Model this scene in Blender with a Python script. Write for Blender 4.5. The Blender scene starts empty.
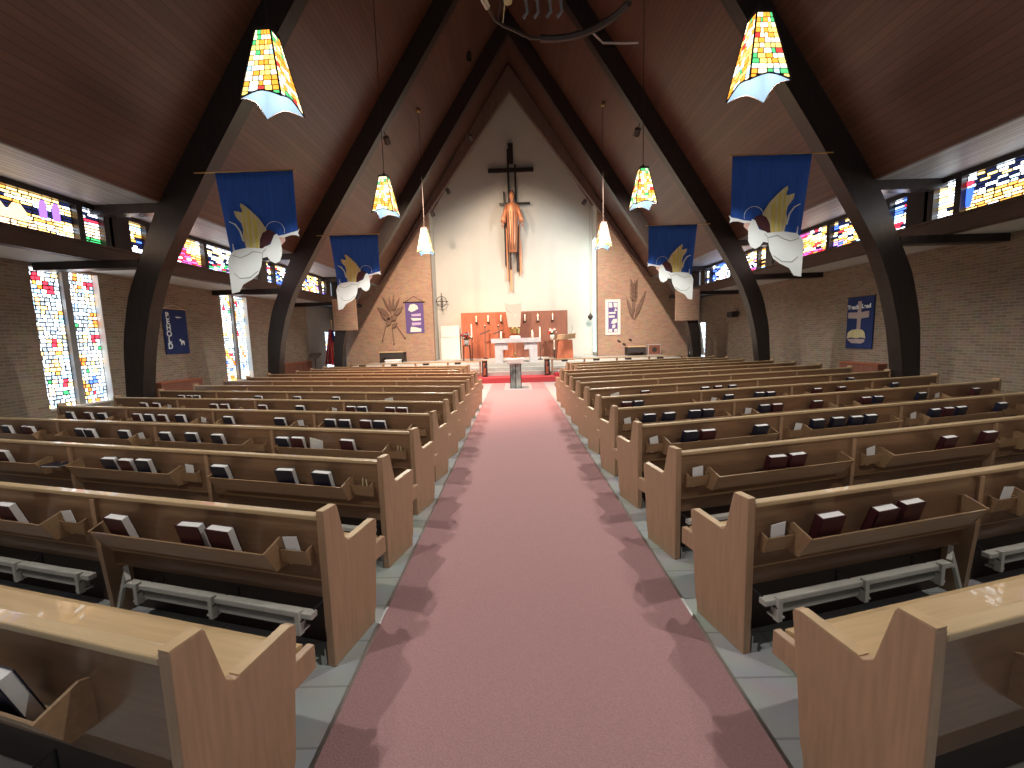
import bpy, bmesh, math, random
from mathutils import Vector, Matrix
random.seed(7)
SC = bpy.context.scene
COL = SC.collection
PI = math.pi
K = 1.065                    # size of the hall relative to the first survey
CAM = Vector((-0.08, 0.0, 1.641))

# ------------------------------------------------------------ camera
F_PX, PITCH, YAW, ROLL = 418.4, 0.1112, 0.0087, -0.0287
def cam_axes():
    cy, sy, cp, sp = math.cos(YAW), math.sin(YAW), math.cos(PITCH), math.sin(PITCH)
    fw = Vector((-sy*cp, cy*cp, -sp)); rt = Vector((cy, sy, 0)); up = rt.cross(fw)
    c, s = math.cos(ROLL), math.sin(ROLL)
    return c*rt + s*up, -s*rt + c*up, fw
RT, UP, FW = cam_axes()
cd = bpy.data.cameras.new('camera'); co = bpy.data.objects.new('camera', cd); COL.objects.link(co)
co.matrix_world = Matrix(((RT.x, UP.x, -FW.x, CAM.x), (RT.y, UP.y, -FW.y, CAM.y), (RT.z, UP.z, -FW.z, CAM.z), (0, 0, 0, 1)))
cd.sensor_width = 36; cd.lens = F_PX/1024*36; cd.clip_start = 0.02; cd.clip_end = 200
SC.camera = co
def at(px, py, Y):           # point at real distance Y seen at a survey pixel
    d = FW + RT*((px-512)/F_PX) - UP*((py-384)/F_PX)
    return CAM + d*((Y-CAM.y)/d.y)
def S(x, y, z):              # survey units -> metres
    return Vector((x*K, y*K, 0.0 if z == 0 else CAM.z + K*(z-CAM.z)))
def SZ(z): return CAM.z + K*(z-CAM.z)

# ------------------------------------------------------------ materials
def mat(name, color, rough=0.6, metal=0.0, emit=0.0, ecol=None, spec=0.5, noise=0.0, nscale=8.0, stretch=(1,1,1), dark=None, bump=0.0, coat=0.0):
    m = bpy.data.materials.new(name); m.use_nodes = True
    nt = m.node_tree; b = nt.nodes['Principled BSDF']
    b.inputs['Base Color'].default_value = (*color, 1); b.inputs['Roughness'].default_value = rough
    b.inputs['Metallic'].default_value = metal; b.inputs['Specular IOR Level'].default_value = spec
    b.inputs['Coat Weight'].default_value = coat
    if emit:
        b.inputs['Emission Color'].default_value = (*(ecol or color), 1); b.inputs['Emission Strength'].default_value = emit
    if noise or bump:
        tc = nt.nodes.new('ShaderNodeTexCoord'); mp = nt.nodes.new('ShaderNodeMapping'); mp.inputs['Scale'].default_value = stretch
        nz = nt.nodes.new('ShaderNodeTexNoise'); nz.inputs['Scale'].default_value = nscale; nz.inputs['Detail'].default_value = 6
        nt.links.new(tc.outputs['Object'], mp.inputs[0]); nt.links.new(mp.outputs[0], nz.inputs['Vector'])
        if noise:
            rp = nt.nodes.new('ShaderNodeValToRGB'); rp.color_ramp.elements[0].position = .3; rp.color_ramp.elements[1].position = .7
            dk = dark or tuple(c*(1-noise) for c in color)
            rp.color_ramp.elements[0].color = (*dk, 1); rp.color_ramp.elements[1].color = (*color, 1)
            nt.links.new(nz.outputs['Fac'], rp.inputs[0]); nt.links.new(rp.outputs[0], b.inputs['Base Color'])
        if bump:
            bp = nt.nodes.new('ShaderNodeBump'); bp.inputs['Strength'].default_value = bump; bp.inputs['Distance'].default_value = .01
            nt.links.new(nz.outputs['Fac'], bp.inputs['Height']); nt.links.new(bp.outputs[0], b.inputs['Normal'])
    return m
def brick_mat(name, axes, c1, c2, mortar, bw=.2, bh=.06, msize=.008, rough=.9, bump=.4, offset=.5, squash=1.0, hue=True):
    m = bpy.data.materials.new(name); m.use_nodes = True
    nt = m.node_tree; b = nt.nodes['Principled BSDF']; b.inputs['Roughness'].default_value = rough; b.inputs['Specular IOR Level'].default_value = .25
    tc = nt.nodes.new('ShaderNodeTexCoord'); sp = nt.nodes.new('ShaderNodeSeparateXYZ'); cb = nt.nodes.new('ShaderNodeCombineXYZ')
    nt.links.new(tc.outputs['Object'], sp.inputs[0])
    nt.links.new(sp.outputs[axes[0]], cb.inputs[0]); nt.links.new(sp.outputs[axes[1]], cb.inputs[1])
    br = nt.nodes.new('ShaderNodeTexBrick'); br.inputs['Scale'].default_value = 1; br.offset = offset
    br.inputs['Brick Width'].default_value = bw; br.inputs['Row Height'].default_value = bh; br.inputs['Mortar Size'].default_value = msize
    br.inputs['Color1'].default_value = (*c1, 1); br.inputs['Color2'].default_value = (*c2, 1); br.inputs['Mortar'].default_value = (*mortar, 1)
    br.inputs['Bias'].default_value = 0
    nt.links.new(cb.outputs[0], br.inputs['Vector'])
    nz = nt.nodes.new('ShaderNodeTexNoise'); nz.inputs['Scale'].default_value = 5; nt.links.new(tc.outputs['Object'], nz.inputs['Vector'])
    mx = nt.nodes.new('ShaderNodeMixRGB'); mx.blend_type = 'MULTIPLY'; mx.inputs[0].default_value = .35
    nt.links.new(br.outputs['Color'], mx.inputs[1]); nt.links.new(nz.outputs['Color'], mx.inputs[2])
    hs = nt.nodes.new('ShaderNodeHueSaturation'); hs.inputs['Value'].default_value = 1.2; nt.links.new(mx.outputs[0], hs.inputs['Color'])
    nt.links.new(hs.outputs[0], b.inputs['Base Color'])
    bp = nt.nodes.new('ShaderNodeBump'); bp.inputs['Strength'].default_value = bump; bp.inputs['Distance'].default_value = .006; bp.invert = True
    nt.links.new(br.outputs['Fac'], bp.inputs['Height']); nt.links.new(bp.outputs[0], b.inputs['Normal'])
    return m
def plank_mat(name, axis, width, color, dark, groove=(.03,.015,.011), rough=.55, spec=.3):
    # boards running along y, laid side by side along the given axis of the object
    m = bpy.data.materials.new(name); m.use_nodes = True
    nt = m.node_tree; b = nt.nodes['Principled BSDF']; b.inputs['Roughness'].default_value = rough; b.inputs['Specular IOR Level'].default_value = spec
    tc = nt.nodes.new('ShaderNodeTexCoord'); sp = nt.nodes.new('ShaderNodeSeparateXYZ'); nt.links.new(tc.outputs['Object'], sp.inputs[0])
    def mt(op, a, bb=None):
        n = nt.nodes.new('ShaderNodeMath'); n.operation = op
        for i, v in enumerate((a, bb)):
            if v is None: continue
            if isinstance(v, (int, float)): n.inputs[i].default_value = v
            else: nt.links.new(v, n.inputs[i])
        return n.outputs[0]
    d = mt('DIVIDE', sp.outputs[axis], width); fl = mt('FLOOR', d); fr = mt('FRACT', d)
    edge = mt('LESS_THAN', fr, .09)
    wn = nt.nodes.new('ShaderNodeTexWhiteNoise'); wn.noise_dimensions = '1D'; nt.links.new(fl, wn.inputs['W'])
    rp = nt.nodes.new('ShaderNodeValToRGB'); rp.color_ramp.elements[0].color = (*dark, 1); rp.color_ramp.elements[1].color = (*color, 1)
    nz = nt.nodes.new('ShaderNodeTexNoise'); nz.inputs['Scale'].default_value = 3
    mp = nt.nodes.new('ShaderNodeMapping'); mp.inputs['Scale'].default_value = (6, .5, 6)
    nt.links.new(tc.outputs['Object'], mp.inputs[0]); nt.links.new(mp.outputs[0], nz.inputs['Vector'])
    v = mt('ADD', mt('MULTIPLY', wn.outputs['Value'], .6), mt('MULTIPLY', nz.outputs['Fac'], .4)); nt.links.new(v, rp.inputs[0])
    mx = nt.nodes.new('ShaderNodeMixRGB'); nt.links.new(edge, mx.inputs[0]); nt.links.new(rp.outputs[0], mx.inputs[1]); mx.inputs[2].default_value = (*groove, 1)
    nt.links.new(mx.outputs[0], b.inputs['Base Color'])
    return m
M = {}
M['oak']   = mat('oak', (.40,.25,.135), .42, noise=.22, nscale=6, stretch=(.6,8,8), coat=.15)       # grain along x
M['oakz']  = mat('oak_upright', (.44,.275,.165), .45, noise=.2, nscale=6, stretch=(8,8,.7), coat=.1)   # grain along z
M['oakedge']= mat('oak_edge', (.56,.38,.2), .4, noise=.18, nscale=7, stretch=(2,2,2), coat=.15)
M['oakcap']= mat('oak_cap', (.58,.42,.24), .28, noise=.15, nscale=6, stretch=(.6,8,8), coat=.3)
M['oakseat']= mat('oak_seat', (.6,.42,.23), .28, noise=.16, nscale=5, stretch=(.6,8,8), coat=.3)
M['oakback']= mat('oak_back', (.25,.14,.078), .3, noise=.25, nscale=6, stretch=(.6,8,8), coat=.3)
M['kick']  = mat('dark_kick_board', (.06,.032,.022), .6, noise=.3, nscale=5, stretch=(.6,6,6))
M['kneel'] = mat('kneeler_grey', (.68,.66,.6), .5, noise=.15, nscale=10)
M['black'] = mat('black_strap', (.02,.02,.02), .6)
M['beam']  = mat('dark_timber', (.032,.025,.023), .33, noise=.35, nscale=5, stretch=(3,3,.6), spec=.4)
M['ledge'] = mat('brown_timber', (.095,.055,.042), .55, noise=.3, nscale=4, stretch=(6,.5,6))
M['white'] = mat('white_plaster', (.74,.71,.65), .85, noise=.05, nscale=2)
M['wallw'] = mat('sanctuary_plaster', (.5,.485,.44), .9, noise=.06, nscale=1.2)
M['soffw'] = mat('painted_soffit', (.62,.62,.6), .8, noise=.06, nscale=2)
M['grey']  = mat('grey_plaster', (.3,.29,.28), .85, noise=.1, nscale=2)
M['deck']  = plank_mat('roof_planks', 2, .1, (.115,.053,.036), (.062,.028,.021), rough=.4, spec=.55)
M['soffit']= plank_mat('soffit_planks', 0, .1, (.40,.43,.48), (.24,.26,.29), groove=(.03,.03,.035), rough=.5)
BC1, BC2, BMO = (.29,.22,.165), (.21,.155,.115), (.31,.26,.205)
M['brick_side']  = brick_mat('brick_side', (1,2), BC1, BC2, BMO)
M['brick_front'] = brick_mat('brick_front', (0,2), (.39,.25,.175), (.30,.185,.13), (.42,.31,.23))
M['floor'] = brick_mat('floor_tile', (0,1), (.42,.44,.44), (.38,.40,.40), (.28,.29,.29), bw=.305, bh=.305, msize=.006, rough=.35, bump=.15, offset=0)
M['step']  = mat('grey_stone', (.5,.5,.47), .6, noise=.15, nscale=6)
M['glasslead'] = mat('lead', (.015,.015,.018), .6)
M['brass'] = mat('brass', (.75,.5,.2), .3, 1.0)
M['steel'] = mat('steel', (.5,.5,.5), .35, 1.0)
M['iron']  = mat('wrought_iron', (.06,.045,.04), .5, .6)
M['copper']= mat('copper_robe', (.75,.3,.15), .42, .35, noise=.3, nscale=8, stretch=(4,4,.6))
M['skin']  = mat('bronze_skin', (.48,.25,.17), .5, .3)
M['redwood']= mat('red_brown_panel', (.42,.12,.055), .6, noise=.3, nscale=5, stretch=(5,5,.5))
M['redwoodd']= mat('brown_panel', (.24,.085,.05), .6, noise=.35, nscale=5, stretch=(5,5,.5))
M['marble']= mat('white_marble', (.6,.6,.63), .35, noise=.2, nscale=6)
M['cloth'] = mat('white_cloth', (.68,.67,.64), .9)
M['veil']  = mat('veil_cloth', (.40,.35,.31), .9)
M['clay']  = mat('brown_clay', (.2,.12,.085), .7, noise=.2, nscale=6)
M['candle']= mat('candle_wax', (.85,.8,.68), .5)
M['flame'] = mat('candle_flame', (1,.7,.3), .5, emit=6, ecol=(1,.75,.4))
M['red']   = mat('red_petal', (.6,.02,.02), .7)
M['fascia'] = mat('gable_fascia', (.16,.10,.085), .6, noise=.3, nscale=5, stretch=(3,3,.6))
M['leaf']  = mat('green_leaf', (.03,.1,.025), .7)
M['blue']  = mat('blue_banner_cloth', (.02,.105,.5), .85, noise=.25, nscale=3, stretch=(6,1,.6))
M['navy']  = mat('navy_banner_cloth', (.012,.03,.14), .85, noise=.2, nscale=4)
M['cream'] = mat('cream_felt', (.72,.64,.36), .9, noise=.35, nscale=7, stretch=(8,1,.5))
M['angel'] = mat('white_felt', (.78,.85,.87), .9, noise=.06, nscale=4)
M['goldf'] = mat('yellow_felt', (.62,.52,.12), .9)
M['hair']  = mat('brown_felt', (.06,.015,.02), .9)
M['pinkf'] = mat('skin_felt', (.65,.42,.38), .9)
M['stitch']= mat('grey_stitching', (.4,.42,.4), .9)
M['purple']= mat('purple_cloth', (.12,.08,.25), .85)
M['lilac'] = mat('lilac_cloth', (.5,.38,.62), .85)
M['tan']   = mat('tan_cloth', (.42,.34,.32), .9)
M['maroon']= mat('maroon_book_cover', (.055,.008,.014), .45)
M['navyb'] = mat('navy_book_cover', (.01,.013,.035), .4)
M['pages'] = mat('page_block', (.8,.79,.77), .8, noise=.1, nscale=60, stretch=(1,6,1))
M['paper'] = mat('paper', (.85,.87,.87), .7)
M['cardy'] = mat('yellow_card', (.7,.62,.35), .7)
M['speck'] = mat('dark_box', (.03,.025,.025), .6)
M['lampw'] = mat('lamp_liner', (.0015,.0025,.004), .9, spec=0, emit=.30, ecol=(.55,.76,1))
M['bulb']  = mat('bulb', (1,1,1), .5, emit=14, ecol=(.95,.97,1))
M['flagr'] = mat('flag_red', (.6,.03,.04), .85)
M['flagw'] = mat('flag_white', (.8,.78,.75), .85)
M['flagb'] = mat('flag_blue', (.02,.03,.2), .85)
M['rubber']= mat('grey_rubber', (.15,.15,.15), .7)
# carpet: noise-speckled pile
M['carpet'] = mat('rose_carpet', (.43,.25,.255), .95, noise=.18, nscale=140, bump=.5, spec=.1)
M['carpetr'] = mat('red_carpet', (.55,.08,.09), .95, noise=.15, nscale=120, spec=.1)
def glass(name, c, e): return mat('glass_'+name, tuple(v*.15 for v in c), .25, emit=e, ecol=c)
GL = {k: glass(k, c, e) for k, (c, e) in {
    'clear': ((.85,.93,1), 3.2), 'pale': ((.7,.85,1), 1.6), 'yellow': ((1,.62,.2), 1.7), 'amber': ((1,.38,.07), 1.3), 'orange': ((.95,.2,.03), 1.3),
    'red': ((.9,.03,.06), 1.3), 'blue': ((.08,.18,.9), 1.3), 'sky': ((.3,.6,1), 2.0), 'purple': ((.48,.28,.95), 1.4), 'magenta': ((.8,.12,.5), 1.3),
    'green': ((.05,.5,.15), 1.0), 'mpeach': ((1,.6,.3), .95), 'mpurple': ((.34,.16,.85), .75), 'mblue': ((.05,.14,.85), .8), 'lclear': ((.84,.93,1), 1.7), 'lpale': ((.62,.8,1), 1.1), 'lgrey': ((.55,.7,.85), .6), 'navy': ((.02,.03,.12), .35), 'violet': ((.15,.05,.3), .6), 'peach': ((1,.66,.4), 2.2)}.items()}
LG = {k: mat('glass_lamp_'+k, tuple(v*.04 for v in c), .3, emit=e, ecol=c) for k, (c, e) in {
    'amber': ((1,.36,.04), .75), 'yellow': ((1,.66,.16), .9), 'cream': ((1,.86,.5), 1.0), 'white': ((.9,.95,.85), 1.15),
    'green': ((.1,.6,.2), .6), 'red': ((.85,.06,.05), .6), 'sky': ((.4,.7,.95), .8)}.items()}

# ------------------------------------------------------------ mesh builder
class MB:
    def __init__(s): s.v = []; s.f = []; s.mi = []; s.ms = []
    def _m(s, m):
        if m is None: return 0
        if m not in s.ms: s.ms.append(m)
        return s.ms.index(m)
    def add(s, vs, fs, m=None):
        o = len(s.v); s.v += [tuple(v) for v in vs]; k = s._m(m)
        for f in fs: s.f.append([o+i for i in f]); s.mi.append(k)
        return s
    def box(s, x0, x1, y0, y1, z0, z1, m=None):
        if x0 > x1: x0, x1 = x1, x0
        if y0 > y1: y0, y1 = y1, y0
        if z0 > z1: z0, z1 = z1, z0
        return s.add([(x0,y0,z0),(x1,y0,z0),(x1,y1,z0),(x0,y1,z0),(x0,y0,z1),(x1,y0,z1),(x1,y1,z1),(x0,y1,z1)],
              [(0,3,2,1),(4,5,6,7),(0,1,5,4),(1,2,6,5),(2,3,7,6),(3,0,4,7)], m)
    def prism(s, poly, fn, a, b, m=None):
        # poly: list of 2-tuples; fn(p, t) -> 3D ; extruded from t=a to t=b
        n = len(poly)
        vs = [fn(p, a) for p in poly] + [fn(p, b) for p in poly]
        fs = [tuple(range(n))[::-1], tuple(range(n, 2*n))] + [(i, (i+1) % n, (i+1) % n+n, i+n) for i in range(n)]
        return s.add(vs, fs, m)
    def bar(s, p, q, w, h=None, m=None):
        p = Vector(p); q = Vector(q); h = h or w; d = (q-p).normalized()
        u = d.cross(Vector((0,0,1)))
        if u.length < .01: u = Vector((1,0,0))
        u.normalize(); n = u.cross(d)
        vs = []
        for c in (p, q):
            for a, b in ((-1,-1),(1,-1),(1,1),(-1,1)): vs.append(c+u*a*w/2+n*b*h/2)
        return s.add(vs, [(0,3,2,1),(4,5,6,7),(0,1,5,4),(1,2,6,5),(2,3,7,6),(3,0,4,7)], m)
    def tube(s, pts, r, n=8, m=None, closed=False):
        pts = [Vector(p) for p in pts]; rings = []
        rs = r if isinstance(r, (list, tuple)) else [r]*len(pts)
        for i, p in enumerate(pts):
            if closed: d = pts[(i+1) % len(pts)]-pts[i-1]
            else: d = pts[min(i+1, len(pts)-1)]-pts[max(i-1, 0)]
            d.normalize(); u = d.cross(Vector((0,0,1)))
            if u.length < .05: u = d.cross(Vector((0,1,0)))
            u.normalize(); w = u.cross(d)
            rings.append([p+(u*math.cos(2*PI*k/n)+w*math.sin(2*PI*k/n))*rs[i] for k in range(n)])
        return s.loft(rings, m, closed)
    def loft(s, rings, m=None, closed=False, cap=True):
        n = len(rings[0]); vs = [v for r in rings for v in r]; fs = []
        R = len(rings)
        for i in range(R if closed else R-1):
            j = (i+1) % R
            for k in range(n): fs.append((i*n+k, i*n+(k+1) % n, j*n+(k+1) % n, j*n+k))
        if not closed and cap: fs += [tuple(range(n))[::-1], tuple(range((R-1)*n, R*n))]
        return s.add(vs, fs, m)
    def lathe(s, prof, n=16, c=(0,0,0), m=None, sx=1, sy=1):
        return s.loft([[(c[0]+r*sx*math.cos(2*PI*k/n), c[1]+r*sy*math.sin(2*PI*k/n), c[2]+z) for k in range(n)] for r, z in prof], m)
    def build(s, name, m=None, parent=None, bevel=0, smooth=False, loc=None, rz=0):
        me = bpy.data.meshes.new(name); me.from_pydata(s.v, [], s.f)
        base = [m] if m is not None else []
        if base and s.ms:
            # faces without own material use the default
            mats = s.ms
        ms = s.ms if s.ms else base
        for x in ms: me.materials.append(x)
        if s.ms:
            for p, i in zip(me.polygons, s.mi): p.material_index = i
        bm = bmesh.new(); bm.from_mesh(me); bmesh.ops.recalc_face_normals(bm, faces=bm.faces)
        if bevel:
            bmesh.ops.bevel(bm, geom=[e for e in bm.edges], offset=bevel, segments=2, affect='EDGES', profile=.5, clamp_overlap=True)
        bm.to_mesh(me); bm.free()
        if smooth:
            for p in me.polygons: p.use_smooth = True
        o = bpy.data.objects.new(name, me); COL.objects.link(o)
        if parent is not None: o.parent = parent
        if loc is not None: o.location = loc
        o.rotation_euler.z = rz
        return o
def tag(o, label=None, cat=None, group=None, kind=None):
    if label: o['label'] = label
    if cat: o['category'] = cat
    if group: o['group'] = group
    if kind: o['kind'] = kind
    return o
def empty(name, loc=(0,0,0), rz=0, parent=None):
    o = bpy.data.objects.new(name, None); COL.objects.link(o); o.location = loc; o.rotation_euler.z = rz; o.empty_display_size = .1
    if parent is not None: o.parent = parent
    return o
def kids(o): return [c for c in COL.objects if c.parent == o]
def dup(src, tree, loc=None, rz=None):
    # tree: nested list [(child, [(grandchild, [])])]
    r = src.copy(); COL.objects.link(r)
    if loc is not None: r.location = loc
    if rz is not None: r.rotation_euler.z = rz
    def rec(par, tr):
        for c, sub in tr:
            n = c.copy(); COL.objects.link(n); n.parent = par; rec(n, sub)
    rec(r, tree)
    return r
def tree_of(o):
    allo = list(COL.objects); by = {}
    for c in allo:
        if c.parent: by.setdefault(c.parent.name, []).append(c)
    def rec(x): return [(c, rec(c)) for c in by.get(x.name, [])]
    return rec(o)
def struct(o): o['kind'] = 'structure'; return o

# ------------------------------------------------------------ the shell
WX = 8.4*K; CX = 7.2*K
Y_BACK = -5.5; Y_FRONT = 19.1*K; Y_WHITE = 20.3*K
struct(MB().box(-WX-.4, WX+.4, Y_BACK, 22.6, -.12, 0).build('floor', M['floor']))
# roof deck, two slopes
EV = (6.05, 4.1); AP = (0, 13.13)
for sgn, nm in ((-1, 'ceiling'), (1, 'ceiling')):
    e0 = S(sgn*EV[0], 0, EV[1]); a0 = S(0, 0, AP[1])
    d = (a0-e0).normalized(); n = Vector((sgn*abs(d.z), 0, abs(d.x)))
    lo = e0-d*0.02; hi = a0
    mb = MB(); vs = []
    for y in (Y_BACK, Y_WHITE+.2):
        for p in (lo, hi, hi+n*.14, lo+n*.14): vs.append((p.x, y, p.z))
    mb.add(vs, [(0,1,2,3),(7,6,5,4),(0,4,5,1),(1,5,6,2),(2,6,7,3),(3,7,4,0)])
    o = mb.build(nm, M['deck']); struct(o)
    # soffit from the roof edge out to the clerestory
    mb = MB(); z = SZ(4.09)
    mb.box(sgn*(EV[0]+.0)*K, sgn*(CX+.25), Y_BACK, 21.9, z, z+.08)
    struct(mb.build('ceiling', M['soffit']))
    mb = MB(); z = SZ(3.165)
    mb.box(sgn*(CX+.16), sgn*(WX+.3), Y_BACK, 17.05*K, z, z+.12)
    struct(mb.build('ceiling', M['soffw']))
    # dark ceiling over the side chapel by the sanctuary
    mb = MB(); mb.box(sgn*(6.9*K), sgn*(WX+.3), 17.05*K, 21.9, SZ(3.18), SZ(3.18)+.12)
    struct(mb.build('ceiling', M['speck']))
    # brown beam under the clerestory glass and its sill
    mb = MB(); mb.box(sgn*CX, sgn*(CX+.18), Y_BACK, 21.9, SZ(3.155), SZ(3.43))
    mb.box(sgn*(CX-.03), sgn*(CX+.2), Y_BACK, 21.9, SZ(3.40), SZ(3.445))
    struct(mb.build('trim_left' if sgn < 0 else 'trim_right', M['ledge']))
    mb = MB(); mb.box(sgn*(CX), sgn*(CX+.2), Y_BACK, 21.9, SZ(4.0), SZ(4.09))
    struct(mb.build('trim_left' if sgn < 0 else 'trim_right', M['beam']))

for sgn in (-1, 1):
    struct(MB().box(sgn*CX, sgn*(CX+.2), 17.15*K, 21.9, SZ(3.43), SZ(4.05)).build('wall_left' if sgn < 0 else 'wall_right', M['ledge']))
    struct(MB().box(sgn*5.9*K, sgn*(CX+.2), 21.7, 21.9, SZ(3.1), SZ(4.3)).build('wall_front', M['grey']))
def side_wall(sgn, y0, y1, openings, m, nm):
    mb = MB(); ys = y0; zt = SZ(3.2); x0, x1 = sgn*WX, sgn*(WX+.3)
    for a, b, zb, zz in openings:
        mb.box(x0, x1, ys, a, 0, zt); mb.box(x0, x1, a, b, 0, zb)
        if zz < zt-.01: mb.box(x0, x1, a, b, zz, zt)
        ys = b
    mb.box(x0, x1, ys, y1, 0, zt)
    return struct(mb.build(nm, m))
zw0, zw1 = .5, SZ(3.11)
LANC = [(2.6*K, 3.8*K), (7.33*K, 8.54*K), (12.03*K, 13.22*K)]
side_wall(-1, Y_BACK, 16.95*K, [(a, b, zw0, zw1) for a, b in LANC], M['brick_side'], 'wall_left')
side_wall(-1, 16.95*K, 21.9, [(18.5*K, 19.85*K, .45, SZ(2.12))], M['grey'], 'wall_left')
side_wall(1, Y_BACK, 21.9, [(18.75*K, 19.75*K, .35, SZ(2.06))], M['brick_side'], 'wall_right')
# end walls of the side bays
mb = MB(); mb.box(-WX-.3, -6.9*K, 21.6, 21.9, 0, SZ(3.3)); struct(mb.build('wall_front', M['grey']))
mb = MB(); mb.box(6.9*K, WX+.3, 21.6, 21.9, 0, SZ(3.3)); struct(mb.build('wall_front', M['grey']))
# brick front wall with the gabled opening
def deck_z(x): return SZ(EV[1]) + (EV[0]*K-abs(x))*((AP[1]-EV[1])/EV[0])
OPX = 3.72*K
for sgn in (-1, 1):
    x1 = 7.42*K
    poly = [(sgn*OPX, 0), (sgn*x1, 0), (sgn*x1, SZ(3.3)), (sgn*7.0*K, SZ(4.0)), (sgn*(EV[0]*K), deck_z(EV[0]*K)+.05), (sgn*OPX, deck_z(OPX)+.05)]
    mb = MB().prism(poly, lambda p, t: (p[0], t, p[1]), Y_FRONT, Y_FRONT+.3)
    struct(mb.build('wall_front', M['brick_front']))
    mb = MB().box(sgn*7.42*K, sgn*7.78*K, Y_FRONT, Y_FRONT+.3, 0, SZ(2.02)); struct(mb.build('wall_front', M['brick_front']))
    # brick header over the passage beside it
    mb = MB().box(sgn*7.42*K, sgn*8.12*K, Y_FRONT, Y_FRONT+.3, SZ(2.02), SZ(3.3)); struct(mb.build('wall_front', M['brick_front']))
    # plaster return of the sanctuary recess
    mb = MB().box(sgn*OPX, sgn*(OPX+.12), Y_FRONT+.3, Y_WHITE, 0, deck_z(OPX)+.1); struct(mb.build('wall_left' if sgn < 0 else 'wall_right', M['wallw']))
poly = [(-4.2*K, 0), (4.2*K, 0), (4.2*K, deck_z(4.2*K)+.05), (0, SZ(AP[1])+.05), (-4.2*K, deck_z(4.2*K)+.05)]
wsl = struct(empty('window_13', (OPX-.01, 21.15, 3.4)))  # added glowing panel, gives the right plaster return its cool cyan light
MB().box(-.02, .0, -.32, .32, -2.6, 2.9).build('cyan_glow_panel', mat('cyan_glow', (.5,.7,.7), .3, emit=.8, ecol=(.55,.95,.95)), wsl)
struct(MB().prism(poly, lambda p, t: (p[0], t, p[1]), Y_WHITE, Y_WHITE+.2).build('wall_front', M['wallw']))

# ------------------------------------------------------------ timber arches
INN = [(6.74,0),(6.73,.85),(6.60,1.65),(6.41,2.35),(6.16,2.98),(5.70,3.75),(5.05,4.78),(0,12.3)]
OUT = [(7.05,0),(7.04,.8),(6.97,1.75),(6.78,2.55),(6.45,3.25),(6.15,3.92),(5.60,4.77),(0,13.1)]
def smooth(pl):
    P = [Vector(p) for p in pl]; res = [P[0]]
    for i in range(1, len(P)-1):
        res += [P[i]+(P[i-1]-P[i])*.25, P[i]*.5+(P[i]+(P[i-1]-P[i])*.25)*.25+(P[i]+(P[i+1]-P[i])*.25*(1 if i < len(P)-2 else .05))*.25, P[i]+(P[i+1]-P[i])*(.25 if i < len(P)-2 else .04)]
    return res+[P[-1]]
INs, OUs = smooth(INN), smooth(OUT)
BY = [-1.17, 3.165, 7.37, 11.71, 16.05]
ORD = ['over the rearmost pews', 'overhead beside the nearest pews', 'first whose legs show beside the pews', 'second whose legs show beside the pews', 'last one just before the sanctuary']
for i, y in enumerate(BY):
    root = empty('timber_arch', (0, y*K, 0))
    tag(root, 'dark laminated timber roof arch, '+ORD[i], 'arch', 'timber arches holding up the roof')
    T = .26*K
    for sgn in (-1, 1):
        mb = MB(); n = len(INs); vs = []
        for a, b in zip(INs, OUs):
            for p, t in ((a, 0), (b, 0), (b, T), (a, T)):
                q = S(sgn*p.x, 0, p.y); vs.append((q.x, t, q.z if p.y > 0 else 0))
        fs = []
        for k in range(n-1):
            o = k*4
            for j in range(4): fs.append((o+j, o+(j+1) % 4, o+4+(j+1) % 4, o+4+j))
        fs += [(0,1,2,3), (4*n-4, 4*n-3, 4*n-2, 4*n-1)]
        mb.add(vs, fs); leg = mb.build('arch_half', M['beam'], root)
        if True:
            MB().box(sgn*6.1*K, sgn*(CX+.1), .03, T-.03, SZ(3.93), SZ(4.09)).build('upper_strut', M['beam'], root)
            MB().box(sgn*6.55*K, sgn*(WX), .02, T-.02, SZ(3.03), SZ(3.165)).build('lower_strut', M['beam'], root)

# brown fascia boards edging the gable opening, fixed to the brick wall
FI = [(0,12.0),(3.68,7.13),(5.05,5.2),(5.9,4.25)]; FO = [(0,13.0),(4.45,6.4),(5.6,4.72),(6.02,4.12)]
for sgn in (-1, 1):
    mb = MB()
    for (a, b), (c, d) in zip(zip(FI, FI[1:]), zip(FO, FO[1:])):
        q = [S(sgn*p[0], 0, p[1]) for p in (a, b, d, c)]
        mb.prism([(v.x, v.z) for v in q], lambda p, t: (p[0], t, p[1]), Y_FRONT-.24, Y_FRONT)
    struct(mb.build('trim_%d' % (5 if sgn < 0 else 6), M['fascia']))
    mb = MB().box(sgn*6.02*K, sgn*6.9*K, BY[4]*K-.10, BY[4]*K-.0, SZ(2.08), SZ(3.25)); struct(mb.build('trim_%d' % (7 if sgn < 0 else 8), M['brick_front']))

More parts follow.
